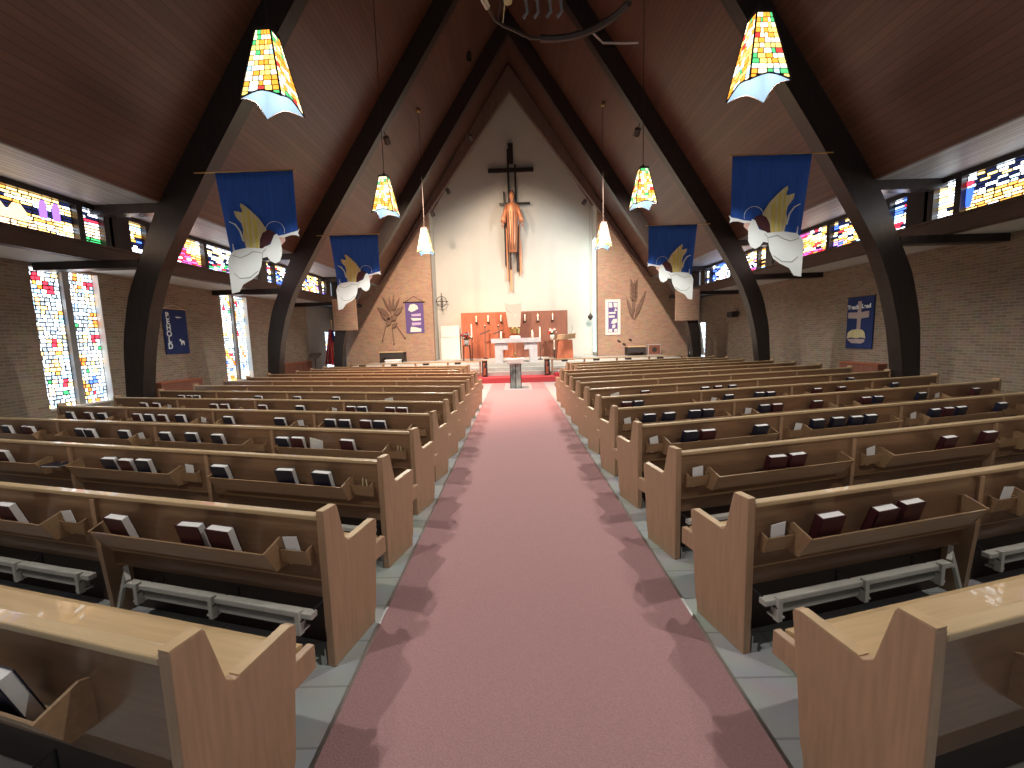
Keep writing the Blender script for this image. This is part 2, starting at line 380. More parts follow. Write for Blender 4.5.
# ------------------------------------------------------------ stained glass
def pick(pairs):
    t = random.random()*sum(w for _, w in pairs)
    for k, w in pairs:
        t -= w
        if t <= 0: return k
    return pairs[-1][0]
def glass_panel(parent, a0, a1, b0, b1, ca, cb, fn, colf, lead=.012, brick=True, name='stained_glass', mats=GL, jit=.22):
    """pieces of coloured glass set in lead; fn(a, b, depth) -> point"""
    mb = MB()
    c4 = [fn(a0, b0, 0), fn(a1, b0, 0), fn(a1, b1, 0), fn(a0, b1, 0), fn(a0, b0, .02), fn(a1, b0, .02), fn(a1, b1, .02), fn(a0, b1, .02)]
    mb.add(c4, [(0,1,2,3),(7,6,5,4),(0,4,5,1),(1,5,6,2),(2,6,7,3),(3,7,4,0)], M['glasslead'])
    nb = max(1, round((b1-b0)/cb)); bs = [b0+(b1-b0)*i/nb for i in range(nb+1)]
    for r in range(nb):
        na = max(1, round((a1-a0)/ca)+random.choice((-1, 0, 0, 1))); cuts = [a0+(a1-a0)*i/na for i in range(na+1)]
        for i in range(1, na): cuts[i] += random.uniform(-jit, jit)*(a1-a0)/na
        for i in range(na):
            j = lambda: random.uniform(-.25, .25)*lead
            x0, x1, y0, y1 = cuts[i]+lead/2, cuts[i+1]-lead/2, bs[r]+lead/2, bs[r+1]-lead/2
            if x1-x0 < lead: continue
            key = colf(((x0+x1)/2-a0)/(a1-a0), ((y0+y1)/2-b0)/(b1-b0))
            if key is None: continue
            q = [fn(x0+j(), y0+j(), -.004), fn(x1+j(), y0+j(), -.004), fn(x1+j(), y1+j(), -.004), fn(x0+j(), y1+j(), -.004)]
            mb.add(q, [(0,1,2,3)], mats[key])
    o = mb.build(name, None, parent); return o
def seg_noise(seed):
    rnd = random.Random(seed); ph = [rnd.uniform(0, 6.28) for _ in range(8)]; fr = [rnd.uniform(3, 11) for _ in range(6)]
    return lambda u, v: (math.sin(fr[0]*u+ph[0]+2*v)+math.sin(fr[1]*v+ph[1]+3*u)+math.sin(fr[2]*(u+v)+ph[2]))/3
def cler_color(seed, theme):
    nz = seg_noise(seed)
    def f(u, v):
        n = nz(u*1.4, v)
        if theme == 'tablets':      # u runs away from the camera on the left side
            if .2 < u < .97 and .45 < v < .62 and n < .35: return 'navy'
            if u < .45 and v < .55 and (v-.05) < .55-(u-.18)**2*9: return 'peach'
            if v < .3: return pick([('yellow', 5), ('clear', 2), ('peach', 3)])
            return pick([('yellow', 6), ('clear', 3), ('amber', 2), ('navy', 1.2)])
        if theme == 'redstar':
            if (u-.5)**2*5+(v-.7)**2*4 < .11: return pick([('red', 4), ('clear', 1), ('magenta', 1)])
            if v < .14: return 'green'
            if v < .55: return pick([('yellow', 4), ('clear', 4), ('peach', 3)])
            return pick([('clear', 4), ('pale', 3), ('yellow', 2), ('navy', 2)])
        if theme == 'blueman':
            if u < .45:
                k = (v*1.3-u*.9) % .32
                return 'navy' if k < .1 else pick([('clear', 5), ('pale', 2), ('yellow', 4), ('amber', 1)])
            return pick([('clear', 4), ('yellow', 3), ('pale', 2)])
        if theme == 'rays':
            k = (v*1.3-(1-u)*1.1) % .3
            if v > .45 and k < .13: return 'navy'
            if v < .45: return pick([('yellow', 5), ('amber', 3), ('clear', 3)])
            return pick([('clear', 5), ('pale', 2), ('yellow', 2)])
        if theme == 'redpink':
            if n > .25: return pick([('magenta', 3), ('red', 2), ('clear', 1)])
            if v < .2: return pick([('red', 2), ('magenta', 2), ('amber', 1)])
            return pick([('yellow', 5), ('clear', 3), ('amber', 2), ('navy', 1)])
        if theme == 'stripes':
            if v < .45: return pick([('red', 1.5), ('green', 1.3), ('sky', 1.5), ('purple', 1), ('clear', 2), ('navy', 1)])
            return pick([('clear', 4), ('yellow', 2), ('navy', 2.2), ('pale', 1)])
        if theme == 'bluemix':
            if n > .2: return pick([('blue', 3), ('navy', 1), ('sky', 1)])
            return pick([('clear', 4), ('pale', 3), ('yellow', 2), ('navy', 2), ('red', .4)])
        if n > .45: return pick([('blue', 2), ('navy', 2), ('purple', 1)])
        return pick([('yellow', 4), ('clear', 4), ('amber', 2), ('navy', 1.2), ('sky', .6), ('red', .5)])
    return f
wn = 0
THEMES = {(-1,0): ['mix','bluemix','mix','mix'], (-1,1): ['mix','mix','tablets','redstar'], (-1,2): ['mix','redpink','stripes','bluemix'], (-1,3): ['bluemix','bluemix','mix','mix'],
          (1,0): ['mix','mix','bluemix','mix'], (1,1): ['mix','mix','rays','blueman'], (1,2): ['bluemix','mix','redpink','redpink'], (1,3): ['mix','redpink','bluemix','bluemix']}
for sgn in (-1, 1):
    for b in range(5):
        y0 = BY[0]+.2+4.335*b if b < 4 else BY[4]+.3
        wn += 1
        w = struct(empty('window_%d' % wn, (sgn*CX, (y0+2.1)*K, SZ(3.44))))
        org = w.location
        segs = [(.33,.68), (.78,2.21), (2.31,3.72), (3.82,4.17)] if b < 4 else [(.2,.82)]
        zb, zt = SZ(3.445), SZ(4.0)
        for k, (a, c) in enumerate(segs):
            ya, yb = (y0+a)*K, (y0+c)*K
            if yb > 17.1*K: continue
            th = THEMES.get((sgn, b), ['mix']*4)[k]
            def fn(A, B, D, o=org): return (sgn*(.09+D), A-o.y, B-o.z)
            glass_panel(w, ya, yb, zb, zt, .15, .052, fn, cler_color(b*10+k+(100 if sgn > 0 else 0), th), lead=.02)
        if (sgn, b) in ((-1, 1), (1, 1)):
            def motif(poly, key):
                MB().prism(poly, lambda p, t: (sgn*t, p[0]-org.y, p[1]-org.z), .075, .084).build('glass_motif', GL[key], w)
            if sgn < 0:
                for c in (7.09, 7.29):
                    motif([(c-.055, 3.80), (c+.05, 3.80), (c+.065, 4.0), (c+.04, 4.09), (c-.02, 4.09), (c-.06, 4.0)], 'mpurple')
                for c in (6.44, 6.72):
                    motif([(c-.14, 3.68), (c+.14, 3.68), (c+.12, 3.82), (c+.05, 3.93), (c-.05, 3.93), (c-.12, 3.82)], 'mpeach')
            else:
                c = 7.50
                motif([(c+.06*math.cos(a), 4.02+.05*math.sin(a)) for a in [2*PI*q/12 for q in range(12)]], 'red')
                motif([(c-.03, 3.63), (c+.03, 3.63), (c+.075, 3.85), (c+.06, 3.95), (c-.06, 3.95), (c-.07, 3.85)], 'mblue')
        mb = MB()
        for e in ((.13, .73, 2.26, 3.77, 4.245) if b < 4 else (.1, .9)):
            ww = {.13: .2, 4.245: .08, .1: .12}.get(e, .05)
            mb = MB().box(-.02 if sgn > 0 else -.16, .16 if sgn > 0 else .02, (y0+e-ww)*K-org.y, (y0+e+ww)*K-org.y, zb-org.z-.01, zt-org.z+.02)
            mb.build('mullion', M['beam'], w)
# tall lancets in the left wall
def lancet_color(seed):
    nz = seg_noise(seed); rnd = random.Random(seed)
    st = [(rnd.uniform(.2,.8), rnd.uniform(.05,.97), rnd.choice(['red','blue','red','orange','sky'])) for _ in range(6)]
    def f(u, v):
        for a, b_, k in st:
            du, dv = abs(u-a), abs(v-b_)*5
            if (du < .13 and dv < .06) or (du < .07 and dv < .13): return k
        if nz(u, v*3) > .42: return pick([('yellow', 3), ('amber', 2), ('orange', 1.4), ('clear', 2)])
        return pick([('lclear', 6), ('lpale', 5), ('lgrey', 3), ('yellow', 1.4), ('peach', .9), ('sky', .7), ('green', .15)])
    return f
for i, (a, b) in enumerate(LANC):
    wn += 1
    w = struct(empty('window_%d' % wn, (-WX-.13, (a+b)/2, zw0))); o = w.location
    L = b-a; g = .06
    def fn(A, B, D, o=o): return (-D, A-o.y, B-o.z)
    mid = a+L*.52
    glass_panel(w, a+g*.5, mid-.07, zw0+.02, zw1, .095, .08, fn, lancet_color(20+i*2), lead=.022)
    glass_panel(w, mid+.07, b-.014, zw0+.02, zw1, .095, .08, fn, lancet_color(21+i*2), lead=.022)
    MB().box(-.06, .08, mid-.06-o.y, mid+.06-o.y, 0, zw1-zw0).build('mullion', M['grey'], w)
    MB().box(0, .13, b-.012-o.y, b-o.y, 0, zw1-zw0).build('jamb', M['white'], w)
    MB().box(0, .15, a-o.y, b-o.y, 0, .03).build('window_sill', M['white'], w)
for sgn, a, b, z0, z1 in ((-1, 18.5*K, 19.85*K, .45, SZ(2.12)), (1, 18.75*K, 19.75*K, .35, SZ(2.06))):
    wn += 1
    w = struct(empty('window_%d' % wn, (sgn*(WX+.15), (a+b)/2, z0))); o = w.location
    def fn(A, B, D, o=o): return (sgn*D, A-o.y, B-o.z)
    glass_panel(w, a, b, z0, z1, .2, .07, fn, lambda u, v: pick([('lclear', 6), ('lpale', 5), ('yellow', .5), ('sky', .8), ('lgrey', 2)]), lead=.016)

# ------------------------------------------------------------ carpet
mb = MB(); mb.box(-.90, .90, Y_BACK, 13.0, 0.0, .012)
tag(mb.build('aisle_carpet', M['carpet']), 'long dusty rose carpet runner laid down the centre aisle', 'carpet')
struct(MB().box(-.915, -.90, Y_BACK, 13.0, 0, .014).build('trim_1', M['steel']))
struct(MB().box(.90, .915, Y_BACK, 13.0, 0, .014).build('trim_2', M['steel']))
tag(MB().box(-.9, -.45, 13.0, 14.9, 0, .012).box(.45, .9, 13.0, 14.9, 0, .012).build('aisle_carpet', M['carpet']), 'pale rose carpet strips on the floor either side of the marble font', 'carpet')

# ------------------------------------------------------------ pews
TH_L, TH_R = .2576, .2439
PL = 6.30; SEC = 1.61
def pew_proto(sg, u0=0.0, full=True, PL=6.30, card0=True):
    """local axes: x = sg*u outward from the aisle, y forward to the altar"""
    root = empty('church_pew')
    X = lambda u: sg*u
    prof = [(0,0),(.355,0),(.36,.05),(.375,.1),(.40,.35),(.43,.585),(.425,.603),(.405,.607),(.22,.592),(.175,.594),(.148,.618),(.102,.812),(.095,.822),(.004,.822),(0,.81)]
    for e in (u0, PL-.044):
        mb = MB().prism(prof, lambda p, t: (X(t), p[0], p[1]), e, e+.044)
        o = mb.build('end_panel', M['oakz'], root, bevel=.004)
        MB().prism([(.001,.8195),(.095,.8195),(.095,.8245),(.001,.8245)], lambda p, t: (X(t), p[0], p[1]), e+.002, e+.042).build('end_cap', M['oakedge'], o)
        MB().prism([(.19,.592),(.405,.605),(.405,.610),(.19,.597)], lambda p, t: (X(t), p[0], p[1]), e+.002, e+.042).build('arm_edge', M['oakedge'], o)
    a, b = u0+.046, PL-.046
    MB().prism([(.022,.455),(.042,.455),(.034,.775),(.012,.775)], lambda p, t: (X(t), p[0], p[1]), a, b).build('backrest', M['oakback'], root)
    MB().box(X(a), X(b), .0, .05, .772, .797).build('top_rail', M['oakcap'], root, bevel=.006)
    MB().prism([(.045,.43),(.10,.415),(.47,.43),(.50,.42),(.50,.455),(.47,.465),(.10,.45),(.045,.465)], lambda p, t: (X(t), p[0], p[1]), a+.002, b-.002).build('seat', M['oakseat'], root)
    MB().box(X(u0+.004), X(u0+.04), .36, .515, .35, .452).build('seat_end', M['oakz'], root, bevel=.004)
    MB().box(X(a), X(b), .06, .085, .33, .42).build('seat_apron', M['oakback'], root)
    MB().box(X(a), X(b), .145, .165, .0, .425).build('kick_board', M['kick'], root)
    s = 0
    while s*SEC < PL-.3:
        ua = max(u0+.05, s*SEC+.02); ub = min(PL-.05, (s+1)*SEC-.02)
        if s*SEC > u0+.1:
            c = s*SEC
            MB().prism([(-.004,.765),(.012,.765),(.016,.46),(.045,.43),(.40,.42),(.34,0),(.03,0),(.0,.45)], lambda p, t: (X(t), p[0], p[1]), c-.018, c+.018).build('support_panel', M['oakz'], root)
        ca = s*SEC+.10 if s*SEC >= u0 else u0+.1
        cb = ca+.15
        # hymnal rack
        r0, r1 = ca+(.17 if (card0 or s) else .27), ub-.13
        if r1-r0 > .3:
            mb = MB()
            mb.box(X(r0), X(r1), -.05, .015, .515, .523)
            mb.prism([(-.052,.522),(-.045,.525),(-.103,.630),(-.111,.628)], lambda p, t: (X(t), p[0], p[1]), r0, r1)
            for e in (r0-.012, r1): mb.prism([(-.05,.512),(.02,.512),(.016,.665),(-.01,.675),(-.116,.634)], lambda p, t: (X(t), p[0], p[1]), e, e+.012)
            mb.build('book_rack', M['oak'], root)
        # card holder
        mb = MB() if (card0 or s) else None
        if mb: mb.prism([(-.010,.54),(-.004,.54),(-.024,.62),(-.03,.62)], lambda p, t: (X(t), p[0], p[1]), ca, cb)
        for e in ((ca-.008, cb) if mb else ()): mb.prism([(-.010,.54),(.02,.53),(.014,.635),(-.03,.622)], lambda p, t: (X(t), p[0], p[1]), e, e+.008)
        if mb: mb.build('card_holder', M['oak'], root)
        # kneeler folded up under the seat
        k0, k1 = ua+.03, ub-.24
        if full and k1-k0 > .4:
            mb = MB(); mb.box(X(k0), X(k1), -.045, .0, .272, .305); mb.box(X(k0+.08), X(k1-.03), -.03, .005, .212, .236)
            kn = mb.build('kneeler', M['kneel'], root, bevel=.006)
            for t in (.06, .5, .93):
                c = k0+(k1-k0)*t
                mb = MB(); mb.box(X(c-.013), X(c+.013), -.06, -.03, .19, .315); mb.box(X(c-.012), X(c+.04), -.05, .01, .195, .205)
                mb.build('kneeler_bracket', M['kneel'], kn)
                MB().bar((X(c-.10), .03, .34), (X(c-.01), -.05, .26), .012, .006).bar((X(c-.10), .03, .34), (X(c-.10), .03, .20), .012, .006).build('strap', M['black'], kn)
            MB().bar((X(k1), -.03, .31), (X(k1+.06), .0, .37), .022).bar((X(k1+.04), -.01, .35), (X(k1+.16), -.02, .03), .018).bar((X(k1), -.03, .285), (X(k1+.09), -.01, .25), .018).build('kneeler_leg', M['kneel'], kn)
        s += 1
    # metal floor fitting at the aisle end
    MB().box(X(u0+.05), X(u0+.085), .0, .06, 0, .05).box(X(u0+.05), X(u0+.06), -.0, .03, .05, .09).build('floor_bracket', M['steel'], root)
    return root
NW = ['nearest', 'second', 'third', 'fourth', 'fifth', 'sixth', 'seventh', 'eighth', 'ninth', 'tenth', 'eleventh', 'twelfth', 'thirteenth', 'fourteenth']
PEW = {}
for side, sg, x0, d0, th in (('left', -1, -1.034, 1.034, TH_L), ('right', 1, 1.04, 1.057, TH_R)):
    full = pew_proto(sg); tf = tree_of(full)
    short = pew_proto(sg, .52, False, 5.9); ts = tree_of(short)
    cut = pew_proto(sg, 0.0, True, 5.9); near = pew_proto(sg, 0.0, True, 6.3, False)
    for k in range(14):
        if k == 0: o = near
        elif k == 1: o = cut
        elif k < 11: o = full if k == 2 else dup(full, tf)
        else: o = short if k == 11 else dup(short, ts)
        o.location = (x0, d0+k*.914, 0); o.rotation_euler.z = th*sg
        PEW[side, k] = o
        extra = ' with a short aisle end' if k > 10 else ''
        tag(o, 'oak pew %s of the aisle, %s%s from the camera%s' % (side, NW[k], ' row' if k else ' row', extra), 'pew', 'oak pews in two angled banks')

# ------------------------------------------------------------ hymnals and cards in the racks
def book_proto(cover, name='hymnal', w=.148, h=.205, t=.044):
    root = empty(name)
    MB().box(-w/2, w/2, -t/2, -t/2+.004, 0, h).box(-w/2, w/2, t/2-.004, t/2, 0, h).box(-w/2, -w/2+.005, -t/2, t/2, 0, h).build('cover', cover, root)
    MB().box(-w/2+.005, w/2-.004, -t/2+.004, t/2-.004, .003, h-.003).build('page_block', M['pages'], root)
    return root
protos = {}
used = set()
def put(kind, side, k, u, idx, z=None):
    sg = -1 if side == 'left' else 1
    x0, d0, th = (-1.034, 1.034, TH_L) if side == 'left' else (1.04, 1.057, TH_R)
    sec = int(u/SEC); loc_u = u-sec*SEC
    if kind == 'b': u = min(max(u, sec*SEC+.37), min(PL, (sec+1)*SEC)-.17)
    R = Matrix.Rotation(th*sg, 4, 'Z')
    rowt = '%s %s pew' % (NW[k], side)
    if kind == 'b':
        cv = random.Random(int(k*97+u*1000+(5 if sg > 0 else 0))).choice(['maroon', 'navy'])
        key = 'book_'+cv+side
        if key not in protos:
            p = book_proto(M['maroon'] if cv == 'maroon' else M['navyb']); protos[key] = (p, tree_of(p)); 
        p, tr = protos[key]
        o = p if key not in used else dup(p, tr); used.add(key)
        v = -.026; zz = .525
        o.rotation_euler = (.27+random.uniform(-.04, .03), random.uniform(-.02, .02), th*sg+random.uniform(-.05, .05))
        o.location = Vector((x0, d0+k*.914, 0)) + R @ Vector((sg*u, v, zz))
        tag(o, '%s hymnal in the rack of the %s, %s hymnal from the aisle' % (cv if cv == 'maroon' else 'dark navy', rowt, ORDN[idx]), 'book', 'hymnals in the pew racks')
    elif kind == 'f':
        p = book_proto(M['navyb'], 'booklet', .2, .14, .02); o = p
        o.rotation_euler = (-PI/2, 0, th*sg+.1); o.location = Vector((x0, d0+k*.914, 0)) + R @ Vector((sg*u, -.1, .61))
        tag(o, 'dark booklet lying flat across the rack of the '+rowt, 'booklet')
    elif kind in 'cs':
        w, h = (.085, .15) if kind == 'c' else (.15, .2)
        key = 'card'+kind
        if key not in protos:
            p = MB().box(-w/2, w/2, -.0015, .0015, 0, h).build('pew_card' if kind == 'c' else 'song_sheet', M['paper']); protos[key] = (p, [])
        p, tr = protos[key]; o = p if key not in used else dup(p, tr); used.add(key)
        if kind == 'c': u = (sec*SEC+.175)
        o.rotation_euler = (.12 if kind == 'c' else .2, random.choice((-.2, -.1, .12, .18))*sg, th*sg); o.location = Vector((x0, d0+k*.914, 0)) + R @ Vector((sg*u, -.004 if kind == 'c' else -.03, .54 if kind == 'c' else .52))
        lab = 'white card in a holder of the %s, %s card from the aisle' if kind == 'c' else 'white song sheets standing in the rack of the %s'
        tag(o, lab % ((rowt, ORDN[idx]) if kind == 'c' else rowt), 'card' if kind == 'c' else 'paper', 'cards in the pew card holders' if kind == 'c' else 'white song sheets in the racks')
    else:
        p = MB().tube([(0,0,0),(.01,.0,.13)], .004, 6).tube([(.05,0,0),(.035,.0,.12)], .004, 6).build('pencil', M['cardy']); o = p
        o.rotation_euler.z = th*sg; o.location = Vector((x0, d0+k*.914, 0)) + R @ Vector((sg*.175, -.004, .54))
        tag(o, 'yellow pencils in the aisle-end holder of the '+rowt, 'pencil')
ORDN = ['first','second','third','fourth','fifth','sixth','seventh','eighth','ninth','tenth','eleventh','twelfth','thirteenth','fourteenth','fifteenth','sixteenth','seventeenth']
BL = {0: [(.60,'b')],
 1: [(2.23,'b'),(1.29,'b'),(0.77,'b'),(0.57,'b'),(1.64,'c'),(0.14,'c')],
 2: [(4.0,'b'),(3.32,'f'),(2.58,'b'),(2.38,'b'),(2.2,'b'),(1.71,'c'),(1.38,'b'),(0.77,'b'),(0.45,'b'),(0.12,'p')],
 3: [(5.63,'b'),(5.26,'b'),(4.92,'b'),(4.49,'c'),(4.3,'b'),(4.13,'b'),(3.51,'b'),(2.96,'b'),(2.6,'b'),(2.23,'b'),(1.4,'b'),(1.23,'b'),(1.05,'s'),(0.66,'b'),(0.12,'p')],
 4: [(5.89,'b'),(5.5,'b'),(5.2,'b'),(4.52,'b'),(4.29,'b'),(4.03,'b'),(3.71,'b'),(3.4,'c'),(2.88,'b'),(2.06,'b'),(1.8,'c'),(1.32,'b'),(1.12,'b'),(0.83,'b'),(0.64,'b')],
 5: [(5.48,'b'),(5.2,'b'),(4.95,'c'),(3.96,'b'),(3.75,'b'),(3.0,'b'),(2.31,'b'),(1.8,'c'),(1.44,'b'),(1.26,'b'),(0.81,'b'),(0.62,'b')],
 6: [(5.6,'b'),(5.38,'b'),(5.18,'b'),(3.77,'b'),(2.94,'b'),(2.14,'b'),(1.11,'s')]}
BR = {1: [(0.1,'c'),(0.42,'b'),(0.76,'b'),(0.96,'b'),(1.68,'c'),(1.99,'b')],
 2: [(0.15,'c'),(0.79,'b'),(0.97,'b'),(1.66,'c'),(2.52,'b'),(3.0,'b'),(3.6,'b')],
 3: [(0.17,'c'),(0.50,'b'),(0.69,'b'),(1.29,'b'),(1.68,'c'),(1.99,'b'),(2.25,'b'),(2.48,'b'),(2.68,'b'),(3.6,'b'),(3.8,'b'),(4.0,'b'),(3.4,'c'),(4.68,'b')],
 4: [(0.14,'c'),(0.4,'b'),(0.66,'b'),(1.0,'b'),(1.18,'b'),(1.71,'c'),(1.99,'b'),(2.18,'b'),(2.81,'b'),(3.6,'b'),(3.81,'b'),(4.95,'c'),(4.6,'b'),(5.65,'b')],
 5: [(0.38,'b'),(0.56,'b'),(1.75,'c'),(2.02,'b'),(2.56,'b'),(2.75,'b'),(3.63,'b'),(4.1,'b'),(5.2,'b')],
 6: [(0.48,'s'),(0.98,'b'),(2.1,'b'),(2.36,'b'),(2.64,'b'),(5.2,'b')]}
for side, D in (('left', BL), ('right', BR)):
    for k, l in D.items():
        cnt = {}; lastb = -9
        for u, t in sorted(l):
            put(t, side, k, u, cnt.get(t, 0)); cnt[t] = cnt.get(t, 0)+1

# ------------------------------------------------------------ pendant lamps
def pendant(x, y, rz, label, power):
    root = empty('pendant_lamp', S(x, y, 4.38), rz)
    zt = .80*K; wt, wb = .085*K, .235*K
    def edge(t): return wb+(wt-wb)*t
    # frustum faces with arched lower rim
    for q in range(4):
        ang = q*PI/2
        ca, sa = math.cos(ang), math.sin(ang)
        mb = MB(); ml = MB()
        rows, cols = 13, 5
        def P(s, t, off=0):   # s -1..1 across, t 0..1 up
            w = edge(t)+off; lx, ly = s*w, -w
            return (lx*ca-ly*sa, lx*sa+ly*ca, t*zt+0.0)
        NB = 10
        def rim(s): return .125*(1-abs(s)**1.6)*.8
        # lead backing and liner as curved sheets
        for mbx, off, mm in ((mb, -.002, M['glasslead']), (ml, -.012, M['lampw'])):
            vs = []; fs = []
            for i in range(NB+1):
                s = -1+2*i/NB
                for t in (rim(s), .55, 1.0): vs.append(P(s, t, off))
            for i in range(NB):
                for j in range(2): fs.append((i*3+j, (i+1)*3+j, (i+1)*3+j+1, i*3+j+1))
            mbx.add(vs, fs, mm)
        for r in range(rows):
            t0, t1 = r/rows*.97+.01, (r+1)/rows*.97+.01
            cuts = [-.97+1.94*i/cols for i in range(cols+1)]
            for i in range(1, cols): cuts[i] += random.uniform(-.1, .1)
            g = .03
            for i in range(cols):
                s0, s1 = cuts[i]+g, cuts[i+1]-g; a0 = max(t0+.006, rim((s0+s1)/2)+.01)
                if a0 > t1-.02: continue
                key = pick([('amber', 4), ('yellow', 5), ('cream', 4), ('white', 2.5), ('green', .7), ('red', .5), ('sky', .3)]) if r < 11 else pick([('green', 1), ('amber', 1), ('cream', 1)])
                mb.add([P(s0, a0, .002), P(s1, a0, .002), P(s1, t1-.006, .002), P(s0, t1-.006, .002)], [(0,1,2,3)], LG[key])
        mb.build('glass_panel', None, root); ml.build('shade_liner', M['lampw'], root)
        MB().tube([P(-1, 0, 0), P(-1, 1, 0)], .011, 6).build('frame_rib', M['iron'], root)
        MB().tube([P(-1+2*i/NB, rim(-1+2*i/NB), 0) for i in range(NB+1)], .009, 6).build('rim_lead', M['iron'], root)
    MB().box(-wt-.01, wt+.01, -wt-.01, wt+.01, zt-.01, zt+.02).lathe([(.03, zt+.02), (.03, zt+.07), (.012, zt+.1)], 10).build('shade_cap', M['iron'], root)
    ztop = SZ(13.1-(abs(x)/6.05)*9.03)-root.location.z-.12
    MB().tube([(0,0,zt+.1), (0,0,ztop)], .008, 6).build('hanging_rod', M['iron'], root)
    MB().lathe([(.05,ztop-.04),(.06,ztop),(.06,ztop+.08)], 12).build('ceiling_canopy', M['brass'], root)
    MB().lathe([(.03,.34),(.055,.4),(.06,.46),(.03,.52)], 12).build('bulb', M['bulb'], root)
    ld = bpy.data.lights.new('pendant_light', 'POINT'); ld.energy = power; ld.color = (1,.95,.86); ld.shadow_soft_size = .035
    lo = bpy.data.objects.new('pendant_light', ld); COL.objects.link(lo); lo.parent = root; lo.location = (0,0,.18)
    tag(root, label, 'lamp', 'stained glass pendant lamps over the pews')
    return root
PN = ['behind the camera over the rearmost pews', 'nearest the camera', 'middle one of its row', 'farthest of its row, before the white wall']
for i, y in enumerate((.93, 5.2, 9.53, 13.86)):
    for sgn in (-1, 1):
        pendant(sgn*(2.86 if y > 10 else 2.81), y, .05*sgn, 'stained glass pendant lamp %s of the aisle, %s' % ('left' if sgn < 0 else 'right', PN[i]), (80, 140, 200, 210)[i])

# ------------------------------------------------------------ angel banners
def angel_banner(sgn, y, label):
    o3 = S(sgn*(3.6 if sgn > 0 else 3.68), y, 4.5); s = .00321*K
    root = empty('angel_banner', (o3.x, o3.y, o3.z)); 
    def pt(p, t): return (sgn*(p[0]-65)*s, t, -(p[1]-60)*.00307*K)
    def flat(poly, t0, t1, mm, name, par=root, b=0):
        return MB().prism(poly, pt, t0, t1).build(name, mm, par)
    # rippled cloth
    top = 60
    def bot(x):
        pts = [(65,385),(150,412),(240,480),(430,520),(470,300)]
        for (xa, ya), (xb, yb) in zip(pts, pts[1:]):
            if xa <= x <= xb: return ya+(yb-ya)*(x-xa)/(xb-xa)
        return 400
    vs = []; fs = []; n = 36; mrow = 10
    for side in (0, 1):
        for i in range(n+1):
            x = 65+(470-65)*i/n
            for j in range(mrow+1):
                f = j/mrow; xx = x-(x-65)/(405)*38*f
                yy = top+(bot(min(x, 436))-top)*f
                r = .012*math.sin(i*1.1)*f+.006*math.sin(i*.5+f*3)
                q = pt((xx, yy), r+side*.006); vs.append(q)
    W = mrow+1
    for side in (0, 1):
        b0 = side*(n+1)*W
        for i in range(n):
            for j in range(mrow): fs.append((b0+i*W+j, b0+(i+1)*W+j, b0+(i+1)*W+j+1, b0+i*W+j+1))
    N0 = (n+1)*W
    for i in range(n): fs.append((i*W+mrow, (i+1)*W+mrow, N0+(i+1)*W+mrow, N0+i*W+mrow)); fs.append((i*W, (i+1)*W, N0+(i+1)*W, N0+i*W))
    MB().add(vs, fs).build('blue_cloth', M['blue'], root, smooth=True)
    MB().tube([pt((50, 58), .0), pt((577, 58), .0)], .012, 8).build('hanging_rod', M['brass'], root)
    flat([(222,375),(235,345),(262,302),(300,262),(330,235),(347,224),(350,240),(336,275),(352,272),(385,264),(380,292),(352,330),(345,365),(352,400),(335,475),(270,475),(245,415)], -.03, -.018, M['cream'], 'wing')
    for pl in ([(268,325),(290,300),(285,465),(274,465)], [(303,270),(318,262),(316,465),(304,465)], [(334,250),(343,240),(336,400),(328,420)]): flat(pl, -.034, -.03, M['goldf'], 'wing_stripe')
    flat([(180,398),(188,378),(215,368),(245,385),(262,420),(268,465),(240,470),(215,440),(200,425)], -.034, -.02, M['hair'], 'hair')
    flat([(130,402),(185,400),(205,440),(180,470),(150,452),(128,430)], -.036, -.03, M['pinkf'], 'face')
    flat([(48,368),(60,380),(95,388),(132,398),(165,404),(165,412),(130,412),(95,402),(68,402),(52,410),(58,392)], -.042, -.037, M['angel'], 'trumpet')
    flat([(150,438),(168,392),(184,400),(205,447),(240,460),(262,478),(235,505),(215,535),(190,550),(165,538),(152,505)], -.046, -.038, M['angel'], 'sleeve')
    flat([(212,470),(250,468),(330,462),(400,474),(425,495),(440,530),(437,600),(434,706),(395,698),(370,658),(320,632),(285,605),(265,560),(258,520),(225,512)], -.05, -.04, M['angel'], 'robe')
    for pl, w in (([(255,492),(300,482),(330,500),(370,515),(410,500)], .008), ([(285,590),(330,622),(380,625),(410,598)], .008), ([(232,470),(250,490),(255,520)], .006)):
        MB().tube([pt(p, -.053) for p in pl], w, 6).build('stitched_line', M['stitch'], root)
    MB().tube([pt((180+50*math.cos(a), 375-50*math.sin(a)), -.02) for a in [PI*1.08-i*PI*1.05/14 for i in range(15)]], .004, 6).build('halo', M['angel'], root)
    for pl in ([(415,320),(385,335),(362,370),(350,425)], [(408,438),(405,475)]):
        MB().tube([pt(p, -.03) for p in pl], [.008]+[.014]*(len(pl)-1), 6).build('ribbon', M['angel'], root)
    tag(root, label, 'banner', 'blue angel banners on the arches')
for y, w in ((7.28, 'nearer'), (11.62, 'farther')):
    for sgn in (-1, 1):
        angel_banner(sgn, y, 'blue banner with a white trumpeting angel, %s one on the %s' % (w, 'left' if sgn < 0 else 'right'))

